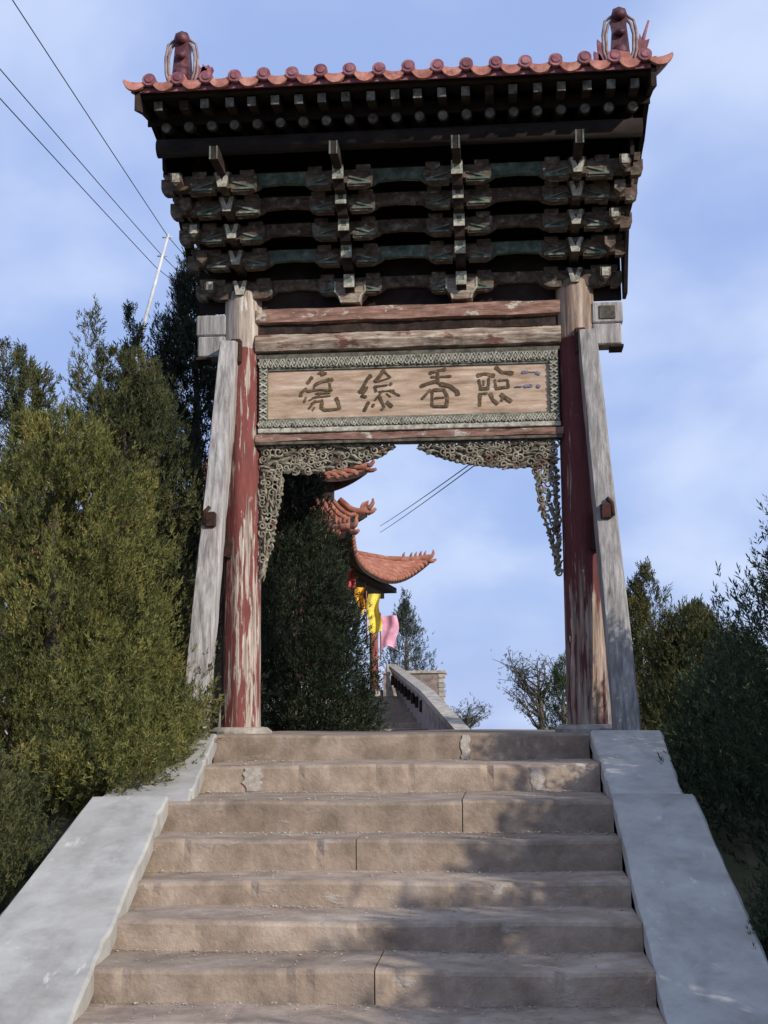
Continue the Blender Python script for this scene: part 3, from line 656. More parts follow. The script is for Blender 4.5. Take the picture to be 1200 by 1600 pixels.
for q in range(6):
    yy = EY+(RY-EY)*q/5
    for j in range(7): t = -1+2*j/6; v.append((t*.09, yy, roof_z(yy)+.012-.030*(1-t*t)))
f = [(q*7+j, q*7+j+1, q*7+j+8, q*7+j+7) for q in range(5) for j in range(6)]; me_pan = pan.add(v, f, True).mesh('pan_tile_row', 'tile_o')
for i in range(NT):
    x = x0+SPX*i; link('tile_row', me_front, gate, (x, 0, 0)); link('tile_row', me_rear, gate, (x, 0, 0))
    link('round_end_tile', me_capt, gate, (x+.004*hn(i, 1), EY-.005, EZ+.030+.006*hn(i, 4)), (R(-8), R(4*hn(i, 9)), 0))
for i in range(NT+1):
    x = x0-SPX/2+SPX*i; link('pan_tile_row', me_pan, gate, (x, 0, 0))
    if i in (0, NT):
        sg = -1 if i == 0 else 1
        link('drip_tile', me_drip, gate, (x+sg*.01, EY-.02, EZ+.004), (R(-12), R(-sg*8), 0), (1.05, 1, 1.0))
    else: link('drip_tile', me_drip, gate, (x+.004*hn(i, 6), EY-.016, EZ-.004+.005*hn(i, 3)), (R(-10), R(4*hn(i, 7)), 0), (1, 1, 1.1))
# ridge
b = MB(); b.box(-HW+.05, HW-.05, -.07, .07, RZ-.02, RZ+.10, .02); b.tube([(-HW+.03, 0, RZ+.11), (HW-.03, 0, RZ+.11)], .06, 10); b.build('main_ridge', 'tile', gate)
# barge boards on the gables
for sx in (-1, 1):
    b = MB(); top = [(y, roof_z(y)-.02) for y in ys]; low = [(y, min(roof_z(y)-.2, 4.83+.16*smooth(-.55, -1.1, y)+.10*smooth(-1.1, -1.35, y)-.10*smooth(-.4, -.1, y))) for y in ys]
    for k in range(nn):
        q = [top[k], top[k+1], low[k+1], low[k]]; b.prism(q, sx*(HW-.07), sx*(HW-.03), 'x')
    b.build('barge_board', 'dark', gate)
    b = MB(); b.prism([(.0-1.05, rz_-.32), (.0-1.05, rz_+.10), (-.05, rz_+.42), (.06, rz_+.42), (.06, 3.72), (-.12, 3.72), (-.30, 4.0), (-.55, 4.3), (-.8, 4.5)], sx*1.88, sx*1.91, 'x') if sx > 0 else b.prism([(-1.0, rz_-.25), (-1.05, rz_+.10), (-.05, rz_+.42), (.06, rz_+.42), (.06, 4.1), (-.2, 4.25), (-.55, 4.5)], sx*1.93, sx*1.96, 'x')
    b.build('gable_board', 'soffit', gate)
pp = [at(986, 236, -.35), at(992, 262, -.35), at(989, 290, -.35), at(991, 312, -.35)]
b = MB(); b.prism([(pp[0][0]-.03, pp[0][2]), (pp[0][0]+.03, pp[0][2]), (pp[1][0]+.03, pp[1][2]), (pp[3][0]+.015, pp[3][2]), (pp[3][0]-.02, pp[3][2]), (pp[1][0]-.03, pp[1][2]-.05)], -.38, -.32); b.build('broken_gable_slat', 'rust', gate)
# sloping end ridges and the glazed beasts on them
for sx in (-1, 1):
    xr = float(at(285, 90, -1.2)[0]) if sx < 0 else float(at(968, 60, -1.2)[0])
    b = MB()
    for k in range(10):
        ya = -1.12+1.10*k/10; yb_ = ya+.115
        b.add([(xr-.06, ya, roof_z(ya)), (xr+.06, ya, roof_z(ya)), (xr+.06, yb_, roof_z(yb_)), (xr-.06, yb_, roof_z(yb_)),
               (xr-.045, ya, roof_z(ya)+.15), (xr+.045, ya, roof_z(ya)+.15), (xr+.045, yb_, roof_z(yb_)+.15), (xr-.045, yb_, roof_z(yb_)+.15)],
              [(0, 3, 2, 1), (4, 5, 6, 7), (0, 1, 5, 4), (2, 3, 7, 6), (0, 4, 7, 3), (1, 2, 6, 5)])
    b.build('end_ridge', 'tile', gate)
    zb = roof_z(-1.2)+.02; zt = float(at(285, 52, -1.2)[2]) if sx < 0 else float(at(968, 14, -1.2)[2]); H = zt-zb
    be = MB()
    be.prism([(xr-.085, zb), (xr-.07, zb+.35*H), (xr-.055, zb+.7*H), (xr-.066, zb+.84*H), (xr-.05, zb+.96*H), (xr, zb+H), (xr+.05, zb+.96*H), (xr+.066, zb+.84*H), (xr+.055, zb+.7*H), (xr+.07, zb+.35*H), (xr+.085, zb)], -1.24, -1.12)
    be.blob((xr, -1.25, zb+.86*H), .055, .05, .05, 10, 6); be.blob((xr, -1.26, zb+.55*H), .045, .04, .03, 8, 5); be.blob((xr, -1.25, zb+.25*H), .06, .04, .06, 8, 5, .1)
    bo = be.build('roof_beast', 'beast', gate)
    b = MB()
    for s_ in (-1, 1):
        for (o, t0, t1, rr) in ((.10, .0, .86, .012), (.075, .05, .8, .013)):
            b.tube([(xr+s_*.06, -1.22, zb+t1*H), (xr+s_*(o+.015), -1.22, zb+(t1-.08)*H), (xr+s_*(o+.035), -1.22, zb+.55*H), (xr+s_*(o+.03), -1.22, zb+.28*H), (xr+s_*(o-.01), -1.22, zb+t0*H)], rr, 6)
    b.build('horn', 'beast_edge', bo)
    b = MB(); so_ = -1 if sx < 0 else 1
    fins = [(.13, .02, .17, .26), (.17, .04, .12, .40), (.22, .0, .12, .18)] if sx > 0 else [(.14, .0, .16, .42), (.19, .05, .12, .28), (.10, .0, .1, .2)]
    for (ox, oz, w, h) in fins:
        xx = xr+ox; h = h*H*1.2
        b.prism([(xx-w/2, zb+oz), (xx-w*.25, zb+oz+h*.6), (xx-w*.1, zb+oz+h), (xx+w*.1, zb+oz+h*.72), (xx+w*.55, zb+oz+h*.8), (xx+w*.3, zb+oz+h*.42), (xx+w*.5, zb+oz)], -1.22, -1.15)
    if sx > 0:
        b.tube([(xr+.17, -1.2, zb+.1), (xr+.19, -1.2, zb+.5*H), (xr+.235, -1.2, zb+.78*H)], [.02, .016, .008], 6)
        for ox, h in ((-.16, .30), (-.22, .18), (-.13, .5)): b.prism([(xr+ox-.04, zb), (xr+ox-.05, zb+h*H), (xr+ox, zb+h*H*.8), (xr+ox+.05, zb)], -1.22, -1.16)
    b.build('mane_fin', 'tile', bo)
    b = MB(); b.prism([(xr-.06, zb-.03), (xr-.075, zb+.05), (xr-.02, zb+.075), (xr+.06, zb+.06), (xr+.09, zb-.03)], -1.36, -1.22); b.build('snout', 'tile_o', bo)

# ------------------------------------------------------------------ trees
rs = np.random.RandomState(11)
def spray_templates():
    """feathery branchlets: slender scale-leaf shoots round a short axis along +x (eight variants)"""
    r = random.Random(5); out = []
    for q in range(8):
        L_ = []
        for i in range(10):
            x = .06+.055*i; a = r.uniform(0, 6.28); op = r.uniform(.35, .95) if i < 8 else .1
            d = Vector((math.cos(op), math.sin(op)*math.cos(a), math.sin(op)*math.sin(a))); n_ = d.cross(Vector((r.gauss(0, 1), r.gauss(0, 1), r.gauss(0, 1)))).normalized()
            l = r.uniform(.26, .46); w = r.uniform(.030, .048); o = Vector((x, 0, 0))
            L_.append([tuple(o), tuple(o+d*l*.45+n_*w), tuple(o+d*l), tuple(o+d*l*.45-n_*w)])
        out.append(L_)
    return np.array(out)                     # (8, 10, 4, 3)
SPR = spray_templates()
def crown_mesh(name, m, pos, dirs, size, seed, twist=1.0, per=1):
    r = np.random.RandomState(seed); n_ = len(pos); T = SPR[r.randint(0, 8, n_)]; k = T.shape[1]
    d = dirs/np.linalg.norm(dirs, axis=1, keepdims=True)
    up = np.tile(np.array([[0, 0, 1.0]]), (n_, 1))+r.normal(0, .55*twist, (n_, 3))
    w = np.cross(d, up); w /= np.linalg.norm(w, axis=1, keepdims=True)+1e-9; u = np.cross(w, d)
    V = pos[:, None, None, :]+size[:, None, None, None]*(T[..., 0:1]*d[:, None, None, :]+T[..., 1:2]*w[:, None, None, :]+T[..., 2:3]*u[:, None, None, :])
    V = V.reshape(-1, 3); nf = n_*k
    me = bpy.data.meshes.new(name); me.vertices.add(len(V)); me.vertices.foreach_set('co', V.astype(np.float32).ravel())
    me.loops.add(nf*4); me.loops.foreach_set('vertex_index', np.arange(nf*4, dtype=np.int32))
    me.polygons.add(nf); me.polygons.foreach_set('loop_start', np.arange(0, nf*4, 4, dtype=np.int32)); me.polygons.foreach_set('loop_total', np.full(nf, 4, dtype=np.int32))
    at_ = me.attributes.new('tone', 'FLOAT', 'FACE')
    clump = np.repeat(r.normal(.5, .24, (n_+per-1)//per), per)[:n_]; tone = np.repeat(np.clip(clump+r.normal(0, .10, n_), 0, 1.1), k)+r.normal(0, .10, nf); at_.data.foreach_set('value', tone.astype(np.float32))
    me.materials.append(M[m]); me.update(calc_edges=True); me.validate(); return me
def arborvitae(name, label, base, h, prof, leaf, ntips, per, seed, size=.10, leaders=0, group=None, cat='tree', inner=.35, bump=.2, skirt=0.0, spread=.16, extra=None):
    """prof: list of (t, radius).  Branch tips over the surface carry upright sprays; gaps show between the clumps."""
    r = np.random.RandomState(seed); root = empty(name, base); tag(root, label, cat, group)
    ts = np.array([p[0] for p in prof]); rads = np.array([p[1] for p in prof])
    cdf_t = np.linspace(0, 1, 200); rr = np.interp(cdf_t, ts, rads); cdf = np.cumsum(rr+.05); cdf /= cdf[-1]
    tt = np.interp(r.rand(ntips), cdf, cdf_t); aa = r.rand(ntips)*2*np.pi
    bumpf = 1+bump*(np.sin(aa*3+tt*9+seed)+.7*np.sin(aa*5-tt*17+seed*2)+.6*np.sin(aa*2+tt*31+seed))/1.6
    rad = np.interp(tt, ts, rads)*bumpf*np.where(r.rand(ntips) < inner, r.uniform(.35, .8, ntips), r.uniform(.82, 1.06, ntips))
    tip = np.stack([rad*np.cos(aa), rad*np.sin(aa), tt*h], 1)
    outw = np.stack([.8*np.cos(aa), .8*np.sin(aa), 1.25+.9*tt+0*aa], 1)
    if leaders:
        la = r.rand(leaders)*2*np.pi; lr = r.uniform(.12, .62, leaders)*np.interp(.66, ts, rads); lz = r.uniform(.84, 1.10, leaders)*h
        ex = []; eo = []
        for i in range(leaders):
            for k in range(16):
                z = lz[i]-k*.040*h/2.6; q = .008+.013*k; a = r.rand()*6.28
                ex.append((lr[i]*math.cos(la[i])+q*math.cos(a), lr[i]*math.sin(la[i])+q*math.sin(a), z)); eo.append((math.cos(a)*.5, math.sin(a)*.5, 1.6))
        tip = np.concatenate([tip, np.array(ex)]); outw = np.concatenate([outw, np.array(eo)])
    if extra is not None:
        e = np.array(extra, float); tip = np.concatenate([tip, e[:, :3]]); outw = np.concatenate([outw, e[:, 3:]])
    nt_ = len(tip)
    pos = np.repeat(tip, per, 0); dr = np.repeat(outw, per, 0)
    rad_n = np.hypot(pos[:, 0], pos[:, 1]); sc_ = np.clip(rad_n/.5, .25, 1)
    off = r.normal(0, 1, pos.shape)*np.array([1, 1, 1.7])*spread*sc_[:, None]*.55
    pos = pos+off; dr = dr+r.normal(0, .55, dr.shape)+off*1.8
    sz = size*1.25*r.uniform(.55, 1.3, len(pos))
    me = crown_mesh('crown', leaf, pos, dr, sz, seed+1, per=per); link('crown', me, root)
    b = MB(); b.tube([(0, 0, -.3), (.02, .01, h*.35), (0, 0, h*.8)], [.05+.022*h, .04+.012*h, .015], 8)
    for k in range(26):
        i = r.randint(ntips); p = tip[i]; z0 = max(.05, p[2]-np.hypot(p[0], p[1])*.9); b.tube([(0, 0, z0), tuple(p*np.array([.5, .5, 1])*1.0-np.array([0, 0, .12*p[2]/h])), tuple(p)], [.02, .012, .005], 5)
    b.build('trunk', 'bark', root); return root
CONE = [(0, .75), (.1, 1), (.3, .92), (.5, .72), (.7, .46), (.85, .24), (1, .03)]
EGG = [(0, .70), (.12, .95), (.3, 1.0), (.45, .90), (.6, .72), (.75, .48), (.88, .26), (1, .05)]
def P(pr, r): return [(t, q*r) for t, q in pr]
def spot(px, Y, dz=-.15):
    p = at(px, 1100, Y); return (float(p[0]), Y, ground_z(float(p[0]), Y)+dz)
def top_h(px, py, Y, base): return float(at(px, py, Y)[2])-base[2]

# left side
bs_ = (-2.70, -1.25, -.55)
rx_ = random.Random(8); ex_ = []
while len(ex_) < 330:
    x, y = rx_.uniform(-2.35, -1.50), rx_.uniform(-2.86, -.95); hi = .62*(1-smooth(-2.1, -1.30, x))*(1-.75*smooth(-2.0, -2.85, y))+.10
    ex_.append((x+2.70, y+1.25, ramp_z(y)+.05+rx_.uniform(0, hi)+.55, .45, -.35, .75))
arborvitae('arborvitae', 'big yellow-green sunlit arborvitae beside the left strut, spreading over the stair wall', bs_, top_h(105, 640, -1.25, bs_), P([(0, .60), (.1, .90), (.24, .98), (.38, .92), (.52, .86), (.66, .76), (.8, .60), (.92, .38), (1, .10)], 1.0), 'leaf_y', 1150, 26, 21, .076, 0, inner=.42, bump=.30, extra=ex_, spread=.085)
bs_ = (-2.48, -.15, -.4); arborvitae('arborvitae', 'tall olive arborvitae with several spires rising behind the big sunlit one', bs_, top_h(150, 545, -.15, bs_), P([(0, .5), (.3, .8), (.6, .74), (.8, .56), (.92, .36), (1, .1)], .86), 'leaf_o', 620, 22, 28, .08, 9, inner=.4, bump=.22, spread=.11)
bs_ = (-3.25, -.4, -.5); arborvitae('arborvitae', 'arborvitae with brownish spires at the left edge, behind the sunlit one', bs_, top_h(25, 590, -.4, bs_), P(EGG, .8), 'leaf_o', 480, 20, 22, .085, 7, spread=.12)
bs_ = (-2.72, .9, -.4); arborvitae('arborvitae', 'slender arborvitae showing between the sunlit bush and the leaning pole', bs_, top_h(190, 545, .9, bs_), P(CONE, .66), 'leaf_m', 360, 18, 23, .09, 5)
bs_ = (-2.58, -3.4, -1.40); arborvitae('arborvitae', 'low dark green arborvitae shrub at the left frame edge beside the sunlit stair wall', bs_, 1.35, P([(0, .55), (.2, .70), (.5, .64), (.8, .42), (1, .1)], 1.0), 'leaf_o', 520, 20, 24, .075, 0, cat='shrub', spread=.10)
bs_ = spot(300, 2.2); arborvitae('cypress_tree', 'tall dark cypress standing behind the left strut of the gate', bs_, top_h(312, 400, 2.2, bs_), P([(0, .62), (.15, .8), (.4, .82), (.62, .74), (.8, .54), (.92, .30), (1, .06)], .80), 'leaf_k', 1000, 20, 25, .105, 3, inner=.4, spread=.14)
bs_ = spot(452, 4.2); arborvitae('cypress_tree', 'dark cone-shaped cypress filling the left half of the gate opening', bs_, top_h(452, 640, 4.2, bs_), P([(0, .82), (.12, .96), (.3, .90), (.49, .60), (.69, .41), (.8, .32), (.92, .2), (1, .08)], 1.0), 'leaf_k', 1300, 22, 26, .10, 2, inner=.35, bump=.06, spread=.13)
# right side
bs_ = spot(1000, 3.0); arborvitae('arborvitae', 'small pointed olive arborvitae next to the right strut of the gate', bs_, top_h(997, 905, 3.0, bs_), P([(0, .8), (.3, .8), (.5, .60), (.7, .36), (.85, .18), (1, .03)], .52), 'leaf_o', 420, 18, 31, .085, 1, inner=.4, bump=.08)
bs_ = spot(1095, 1.6); arborvitae('arborvitae', 'ragged olive arborvitae just right of the small pointed one', bs_, top_h(1112, 950, 1.6, bs_), P(EGG, .62), 'leaf_o', 460, 18, 32, .09, 8, bump=.3)
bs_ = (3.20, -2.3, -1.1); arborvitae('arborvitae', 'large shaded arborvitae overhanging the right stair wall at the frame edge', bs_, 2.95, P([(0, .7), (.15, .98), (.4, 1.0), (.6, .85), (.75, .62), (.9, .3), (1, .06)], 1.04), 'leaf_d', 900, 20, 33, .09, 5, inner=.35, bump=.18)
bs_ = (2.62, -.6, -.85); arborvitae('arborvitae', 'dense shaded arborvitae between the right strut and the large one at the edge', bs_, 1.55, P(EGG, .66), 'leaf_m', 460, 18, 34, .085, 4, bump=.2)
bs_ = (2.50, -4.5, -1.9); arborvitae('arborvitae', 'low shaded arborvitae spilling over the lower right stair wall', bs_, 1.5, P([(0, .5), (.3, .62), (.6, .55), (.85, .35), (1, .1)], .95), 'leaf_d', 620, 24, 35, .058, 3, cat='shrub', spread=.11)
# the row goes on towards the viewer, right of the frame, and shades the stairs
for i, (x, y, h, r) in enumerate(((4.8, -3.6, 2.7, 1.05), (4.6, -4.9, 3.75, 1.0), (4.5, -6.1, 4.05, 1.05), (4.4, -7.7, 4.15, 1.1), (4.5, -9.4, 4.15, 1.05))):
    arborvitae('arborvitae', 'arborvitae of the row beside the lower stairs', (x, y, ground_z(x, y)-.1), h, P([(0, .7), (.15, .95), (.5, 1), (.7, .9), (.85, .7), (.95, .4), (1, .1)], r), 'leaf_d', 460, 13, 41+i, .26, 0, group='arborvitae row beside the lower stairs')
# beyond the gate
bs_ = spot(636, 34); hh = top_h(636, 928, 34, bs_); arborvitae('cypress_tree', 'thin grey-green cypress far behind the pink flag', bs_, hh, P([(0, .9), (.3, .9), (.5, .72), (.7, .42), (.85, .22), (1, .04)], .85), 'leaf_b', 260, 10, 36, .20, 2, inner=.3, bump=.25, spread=.3)
def thin_tree(name, label, base, h, seed, nb, leaf, lsize, spread):
    r = random.Random(seed); root = empty(name, base); tag(root, label, 'tree'); b = MB(); pos = []; dr = []
    b.tube([(0, 0, -.3), (.05, 0, h*.4), (0, .03, h*.7)], [.06, .045, .02], 7)
    for k in range(nb):
        z0 = h*r.uniform(.3, .7); a = r.uniform(0, 6.28); l = spread*r.uniform(.5, 1.0); e = Vector((math.cos(a)*l, math.sin(a)*l, z0+h*r.uniform(.12, .36))); s0 = Vector((0, 0, z0)); mid = s0.lerp(e, .5)+Vector((0, 0, -.06))
        b.tube([s0, mid, e], [.02, .013, .005], 5)
        for j in range(5):
            p = mid.lerp(e, r.random()); t_ = p+Vector((r.gauss(0, .16), r.gauss(0, .16), r.uniform(.05, .28))); b.tube([p, t_], [.008, .004], 4)
            for q in range(7):
                w = p.lerp(t_, r.random())+Vector((r.gauss(0, .05), r.gauss(0, .05), r.gauss(0, .05))); pos.append(w); dr.append((r.gauss(0, 1), r.gauss(0, 1), r.gauss(.3, .8)))
    b.build('trunk', 'bark', root)
    me = crown_mesh('crown', leaf, np.array([tuple(p) for p in pos]), np.array(dr), np.array([lsize*r.uniform(.5, 1.2) for _ in pos]), seed); link('crown', me, root)
bs_ = spot(842, 11); thin_tree('thin_tree', 'sparse leafy young tree seen through the gate beside the maroon column', bs_, top_h(840, 1010, 11, bs_), 5, 26, 'leaf_b', .11, .52)
bs_ = spot(880, 8); arborvitae('arborvitae', 'low green shrub behind the foot of the maroon column', bs_, top_h(880, 1050, 8, bs_), P(EGG, .36), 'leaf_m', 150, 12, 37, .08, 3, cat='shrub')
bs_ = spot(722, 16); thin_tree('thin_tree', 'tip of a small tree behind the lower end of the parapet', bs_, top_h(722, 1105, 16, bs_), 6, 10, 'leaf_b', .12, .5)

# ------------------------------------------------------------------ path, parapet and terrace beyond the gate
T0, T1, T2 = at(716, 1142, 4.0), at(660, 1079, 7.5), at(610, 1040, 14.3)
B1, B2 = at(660, 1140, 7.5), at(622, 1088, 14.3); B0 = np.array([T0[0], 4.0, B1[2]-.30])
path = empty('path'); tag(path, kind='structure')
def lerp(a, c, t): return a+(c-a)*t
npv = 10
for k in range(npv):
    y = 5.0+(14.3-5.0)*k/npv; y2 = 5.0+(14.3-5.0)*(k+1)/npv
    def edge(y): return lerp(B1, B2, (y-7.5)/6.8)
    e, e2 = edge(y), edge(y2); z = e2[2]-.01
    MB().add([(e[0]-2.0, y, z), (e[0]+.02, y, z), (e2[0]+.02, y2+.03, z), (e2[0]-2.0, y2+.03, z), (e[0]-2.0, y, z-.3), (e[0]+.02, y, z-.3), (e2[0]+.02, y2+.03, z-.3), (e2[0]-2.0, y2+.03, z-.3)],
             [(0, 1, 2, 3), (0, 4, 5, 1), (1, 5, 6, 2), (2, 6, 7, 3), (3, 7, 4, 0), (4, 7, 6, 5)]).build('step_stone', 'step', path)
par = empty('parapet_wall'); tag(par, 'sloping stone parapet with pale coping beside the upper path', 'wall')
def para(a, c, b0, b1, wid=.13):
    a, c, b0, b1 = [np.array(q) for q in (a, c, b0, b1)]; o = np.array([wid, .0, 0])
    v = [tuple(q) for q in (a-[0, 0, .07], c-[0, 0, .07], b1-[0, 0, .1], b0-[0, 0, .1])]; v += [tuple(np.array(q)+o) for q in v]
    MB().add(v, [(0, 1, 2, 3), (7, 6, 5, 4), (0, 4, 5, 1), (1, 5, 6, 2), (2, 6, 7, 3), (3, 7, 4, 0)]).build('wall_panel', 'wallface', par)
    v = [tuple(q) for q in (a-[.025, 0, .07], c-[.025, 0, .07], c-[.025, 0, 0], a-[.025, 0, 0])]; v += [tuple(np.array(q)+o+[.05, 0, 0]) for q in v]
    MB().add(v, [(0, 1, 2, 3), (7, 6, 5, 4), (0, 4, 5, 1), (1, 5, 6, 2), (2, 6, 7, 3), (3, 7, 4, 0)]).build('coping', 'stone', par)
para(T0, T1, B0, B1); para(T1, T2, B1, B2)
for k in range(9):                                                     # proud dark boxes standing in for the shade of pierced slots
    t = k/9+.03; tt = lerp(T1, T2, t); bb = lerp(B1, B2, t); hgt = tt[2]-bb[2]
    MB().box(tt[0]-.022, tt[0]+.02, tt[1]-.12, tt[1]+.12, bb[2]+hgt*.42, bb[2]+hgt*.72).build('slot_shade', 'dark', par)
p0 = at(612, 1040, 14.6); MB().box(p0[0]-.10, p0[0]+.10, 14.45, 14.75, .2, p0[2]+.02, .015).build('end_post', 'stone', par)
tw = empty('terrace_wall'); tag(tw, 'square pale stone terrace wall behind the parapet', 'wall')
q0, q1 = at(640, 1048, 19.0), at(696, 1092, 19.0); zt = q0[2]
MB().box(q0[0]-.6, q1[0]-.16, 19.0, 20.0, -.6, zt-.07).build('wall_body', 'wallface', tw); MB().box(q0[0]-.62, q1[0]+.01, 18.96, 20.0, zt-.067, zt, .01).build('coping', 'stone', tw)
bh = .105
for j in range(11):
    z = zt-.07-bh*(j+1); o = .02*(j % 2); MB().box(q1[0]-.158+o*0, q1[0]-.002-.03*(j % 2), 18.985+.01*(j % 2), 19.3, z+.006, z+bh-.004, .006).build('brick', 'stone', tw)

# ------------------------------------------------------------------ pavilion with stacked eaves
PC = (-5.75, 16.2); TX = 1.9; pav = empty('pavilion', (PC[0], PC[1], .5)); tag(pav, 'three-tiered pavilion with upturned red-tiled eaves behind the dark cone-shaped cypress', 'pavilion')
def tier_roof(Rc, ze, rise, top_r, lift, rot=0.0, ox=0.0):
    z0 = ze-.5; lf = [lift, lift*(.35 if rot else 1), lift, lift*(.35 if rot else 1)]; ns, ntt = 24, 8; b = MB(); und = MB(); rows = MB(); hip = []
    for sd in range(4):
        a0 = sd*math.pi/2+rot; a1 = a0+math.pi/2
        c0 = Vector((math.cos(a0), math.sin(a0), 0)); c1 = Vector((math.cos(a1), math.sin(a1), 0)); v = []; vu = []
        def pt(s, t, dz=0):
            e = c0.lerp(c1, (s+1)/2); k = abs(s)**3
            rr = (Rc*(1-t)+top_r*t); ext = 1+.05*k*(1-t)-.06*(1-abs(s)**2)*(1-t)
            return Vector((ox+e.x*rr*ext, e.y*rr*ext, z0+rise*(t**(1.15 if rot else 1.5))+(lf[sd] if s < 0 else lf[(sd+1) % 4])*k*(1-t)**2+dz))
        for i in range(ns+1):
            for j in range(ntt+1): v.append(pt(-1+2*i/ns, j/ntt)); vu.append(pt(-1+2*i/ns, j/ntt*.9, -.10-.0*j))
        f = [(i*(ntt+1)+j, i*(ntt+1)+j+1, (i+1)*(ntt+1)+j+1, (i+1)*(ntt+1)+j) for i in range(ns) for j in range(ntt)]
        b.add(v, f, True); und.add(vu, f, True)
        for i in range(ns):
            q = [v[i*(ntt+1)], v[(i+1)*(ntt+1)], vu[(i+1)*(ntt+1)], vu[i*(ntt+1)]]; und.add(q, [(0, 1, 2, 3)])
        nrow = int(Rc*1.414/.2)
        for i in range(nrow+1):
            s = -1+2*i/nrow; rows.tube([pt(s, t, .03) for t in (0, .25, .5, .75, 1)], .05, 6); p = pt(s, 0, .0); rows.blob(p, .06, .06, .06, 6, 4)
            rows_u = pt(s, .02, -.13)
        hip.append([pt(-1, t, .07) for t in (0, .15, .35, .6, 1)])
    b.build('roof', 'tile_far', pav); und.build('soffit', 'dark', pav); o = rows.build('tile_rows', 'tile_far', pav); o['kind'] = 'stuff'
    for h in hip:
        b = MB(); b.tube(h, .075, 7); tipv = h[0]; d = (h[0]-h[1]).normalized()
        b.tube([h[0], h[0]+d*.08+Vector((0, 0, .02)), h[0]+d*.13+Vector((0, 0, .08)), h[0]+d*.13+Vector((0, 0, .17))], [.06, .05, .04, .015], 6)
        b.tube([h[0]+Vector((0, 0, -.1)), h[0]+d*.12+Vector((0, 0, -.10)), h[0]+d*.2+Vector((0, 0, -.07))], [.05, .045, .03], 6)
        hr = b.build('hip_ridge', 'tile_far', pav)
        for t in (.25, .5, .75, 1.0, 1.3):
            p = h[0].lerp(h[1], t) if t <= 1 else h[1].lerp(h[2], t-1)
            MB().tube([p, p+Vector((0, 0, .10))+d*.02, p+Vector((0, 0, .17))+d*.05], [.04, .034, .010], 5).build('ridge_beast', 'tile_far', hr)
def zat(px, py): return float(at(px, py, PC[1])[2])
X = lambda px: float(at(px, 900, PC[1])[0])-PC[0]
ROT = R(39.5)
tier_roof(6.0, 3.05, 1.12, 2.8, .78, ROT)
tier_roof(X(568)-TX, zat(579, 818), .45, 1.3, .24, ox=TX)
tier_roof(X(568)-TX, zat(579, 752), 1.1, .1, .26, ox=TX)
for k in range(4):
    a = k*math.pi/2+ROT; c, s_ = math.cos(a), math.sin(a)
    MB().tube([(4.7*c, 4.7*s_, 0), (4.7*c, 4.7*s_, 2.35)], .10, 10).build('post', 'red_post', pav)
    MB().tube([(4.7*c, 4.7*s_, -.02), (4.7*c, 4.7*s_, .28)], .2, 10).build('post_base', 'stone', pav)
def square(r, rot): return [(r*math.cos(k*math.pi/2+rot), r*math.sin(k*math.pi/2+rot)) for k in range(4)]
MB().prism(square(3.8, ROT), 0, 2.5, 'z').build('wall', 'dark', pav); MB().prism(square(2.8, ROT), 2.5, 3.6, 'z').build('wall', 'dark', pav)
MB().prism([(TX+a, c) for a, c in square(1.2, 0)], 2.6, zat(579, 740)-.3, 'z').build('wall', 'dark', pav)
MB().prism(square(5.1, ROT), -1.2, 0, 'z').build('plinth', 'stone', pav)
MB().prism(square(5.0, ROT), 2.36, 2.50, 'z').build('bracket_course', 'bracket', pav); MB().prism(square(5.35, ROT), 2.503, 2.62, 'z').build('bracket_course', 'dark', pav)
q4 = square(4.7, ROT)
for k in range(4):
    p, q = Vector((*q4[k], 2.18)), Vector((*q4[(k+1) % 4], 2.18)); MB().tube([p.lerp(q, .02), p.lerp(q, .98)], .07, 6).build('eave_beam', 'bracket', pav)
MB().tube([(TX, 0, zat(579, 757)+.4), (TX, 0, zat(579, 757)+1.2)], [.16, .04], 8).build('finial', 'tile', pav)

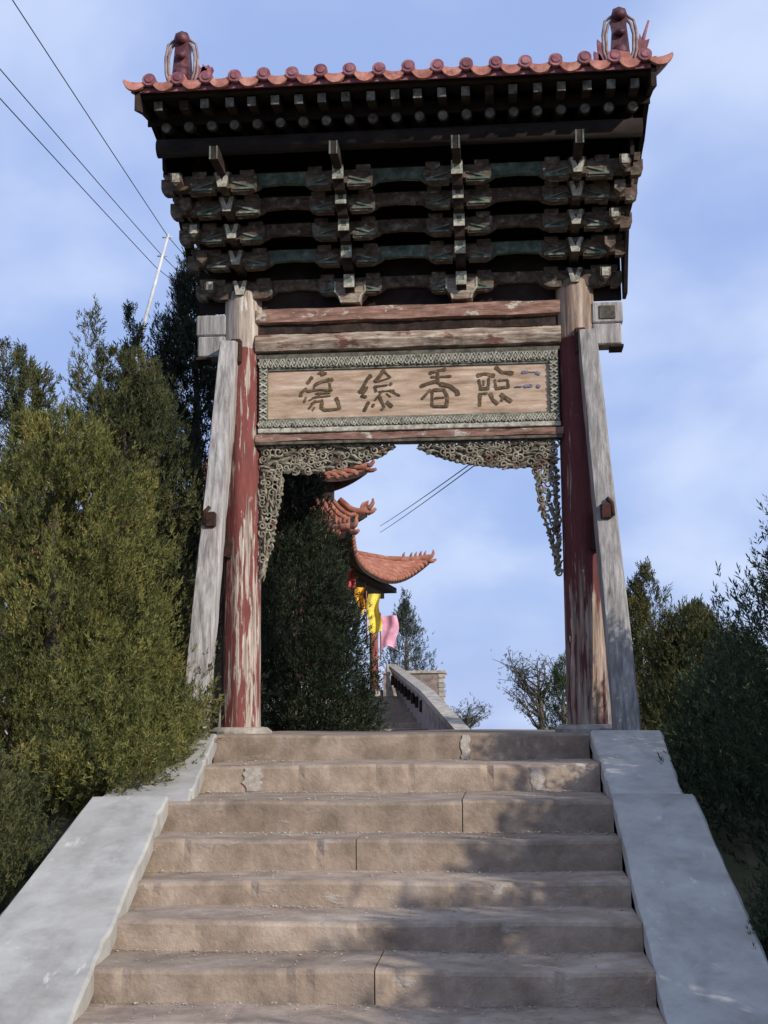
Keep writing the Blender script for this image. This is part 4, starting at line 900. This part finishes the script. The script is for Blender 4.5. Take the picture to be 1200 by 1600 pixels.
# ------------------------------------------------------------------ flags
def flag(px0, py0, px1, py1, Y, m, label, amp=.05, taper=.1):
    a, c = at(px0, py0, Y), at(px1, py1, Y); w = c[0]-a[0]; h = a[2]-c[2]; root = empty('flag', (float(a[0]), Y, float(c[2]))); tag(root, label, 'flag', 'cloth flags hung at the pavilion')
    nu, nv = 8, 14; v = []; f = []
    for sd in (0, .006):
        for j in range(nv+1):
            for i in range(nu+1):
                s, t = i/nu, j/nv; v.append((w*s*(1-taper*t)+.03*math.sin(t*7+px0), sd+amp*math.sin(s*7+t*3+px0)*(.3+s), h*(1-t)+.04*math.sin(s*5+px0)*t))
    n1 = (nu+1)*(nv+1)
    for j in range(nv):
        for i in range(nu):
            o = j*(nu+1)+i; f += [(o, o+1, o+nu+2, o+nu+1), (o+n1, o+n1+nu+1, o+n1+nu+2, o+n1+1)]
    MB().add(v, f, True).build('cloth', m, root)
    MB().tube([(-.02, .003, -.25), (-.02, .003, h+.06)], .014, 6).build('flag_pole', 'red_post', root)
flag(574, 928, 594, 988, 15.6, 'yellow', 'bright yellow flag in front of the pavilion post', taper=-.1)
flag(556, 918, 572, 964, 15.0, 'orange', 'orange and yellow flag half hidden by the dark cypress', taper=.3)
flag(596, 962, 622, 1012, 15.9, 'pink', 'pink flag beside the pavilion post')
flag(543, 886, 555, 920, 14.6, 'redcloth', 'small red flag under the pavilion eave at the cypress edge')

# ------------------------------------------------------------------ utility pole and cables
pb, pt_ = at(196, 612, 13.0), at(263, 366, 13.0)
pole = empty('utility_pole', tuple(pb)); tag(pole, 'thin pale leaning utility pole behind the trees on the left', 'pole')
d = Vector(pt_)-Vector(pb)
MB().tube([-d*1.35, d*.5, d], [.042, .034, .025], 10).build('shaft', 'metal', pole)
for t in (.86, .98):
    MB().tube([d*t+Vector((-.10, 0, 0)), d*t+Vector((.10, 0, 0))], .014, 6).build('cross_arm', 'metal', pole)
def cable(pts, label, r=.012, group='overhead cables on the leaning pole'):
    P_ = [Vector(p) for p in pts]; Q = []
    for a, c in zip(P_, P_[1:]):
        for k in range(12):
            t = k/12; q = a.lerp(c, t); q.z -= .012*(c-a).length*t*(1-t)*.35; Q.append(q)
    Q.append(P_[-1]); o = MB().tube(Q, r, 6).build('cable', 'wire'); tag(o, label, 'cable', group)
cable([at(-60, -122, 2.0), at(262, 369, 13.0), at(300, 412, 17)], 'highest and steepest of the overhead cables left of the roof', .0075)
cable([at(-60, 38, 2.0), at(250, 396, 12.9), at(300, 445, 17)], 'middle overhead cable left of the roof', .007)
cable([at(-60, 88, 2.0), at(243, 417, 12.9), at(300, 462, 17)], 'lowest overhead cable left of the roof', .007)
cable([at(594, 822, 19), at(772, 698, .1)], 'upper of two thin cables running from the pavilion to the gate lintel', .006, 'cables seen through the gate')
cable([at(594, 832, 19), at(778, 700, .1)], 'lower of two thin cables running from the pavilion to the gate lintel', .006, 'cables seen through the gate')
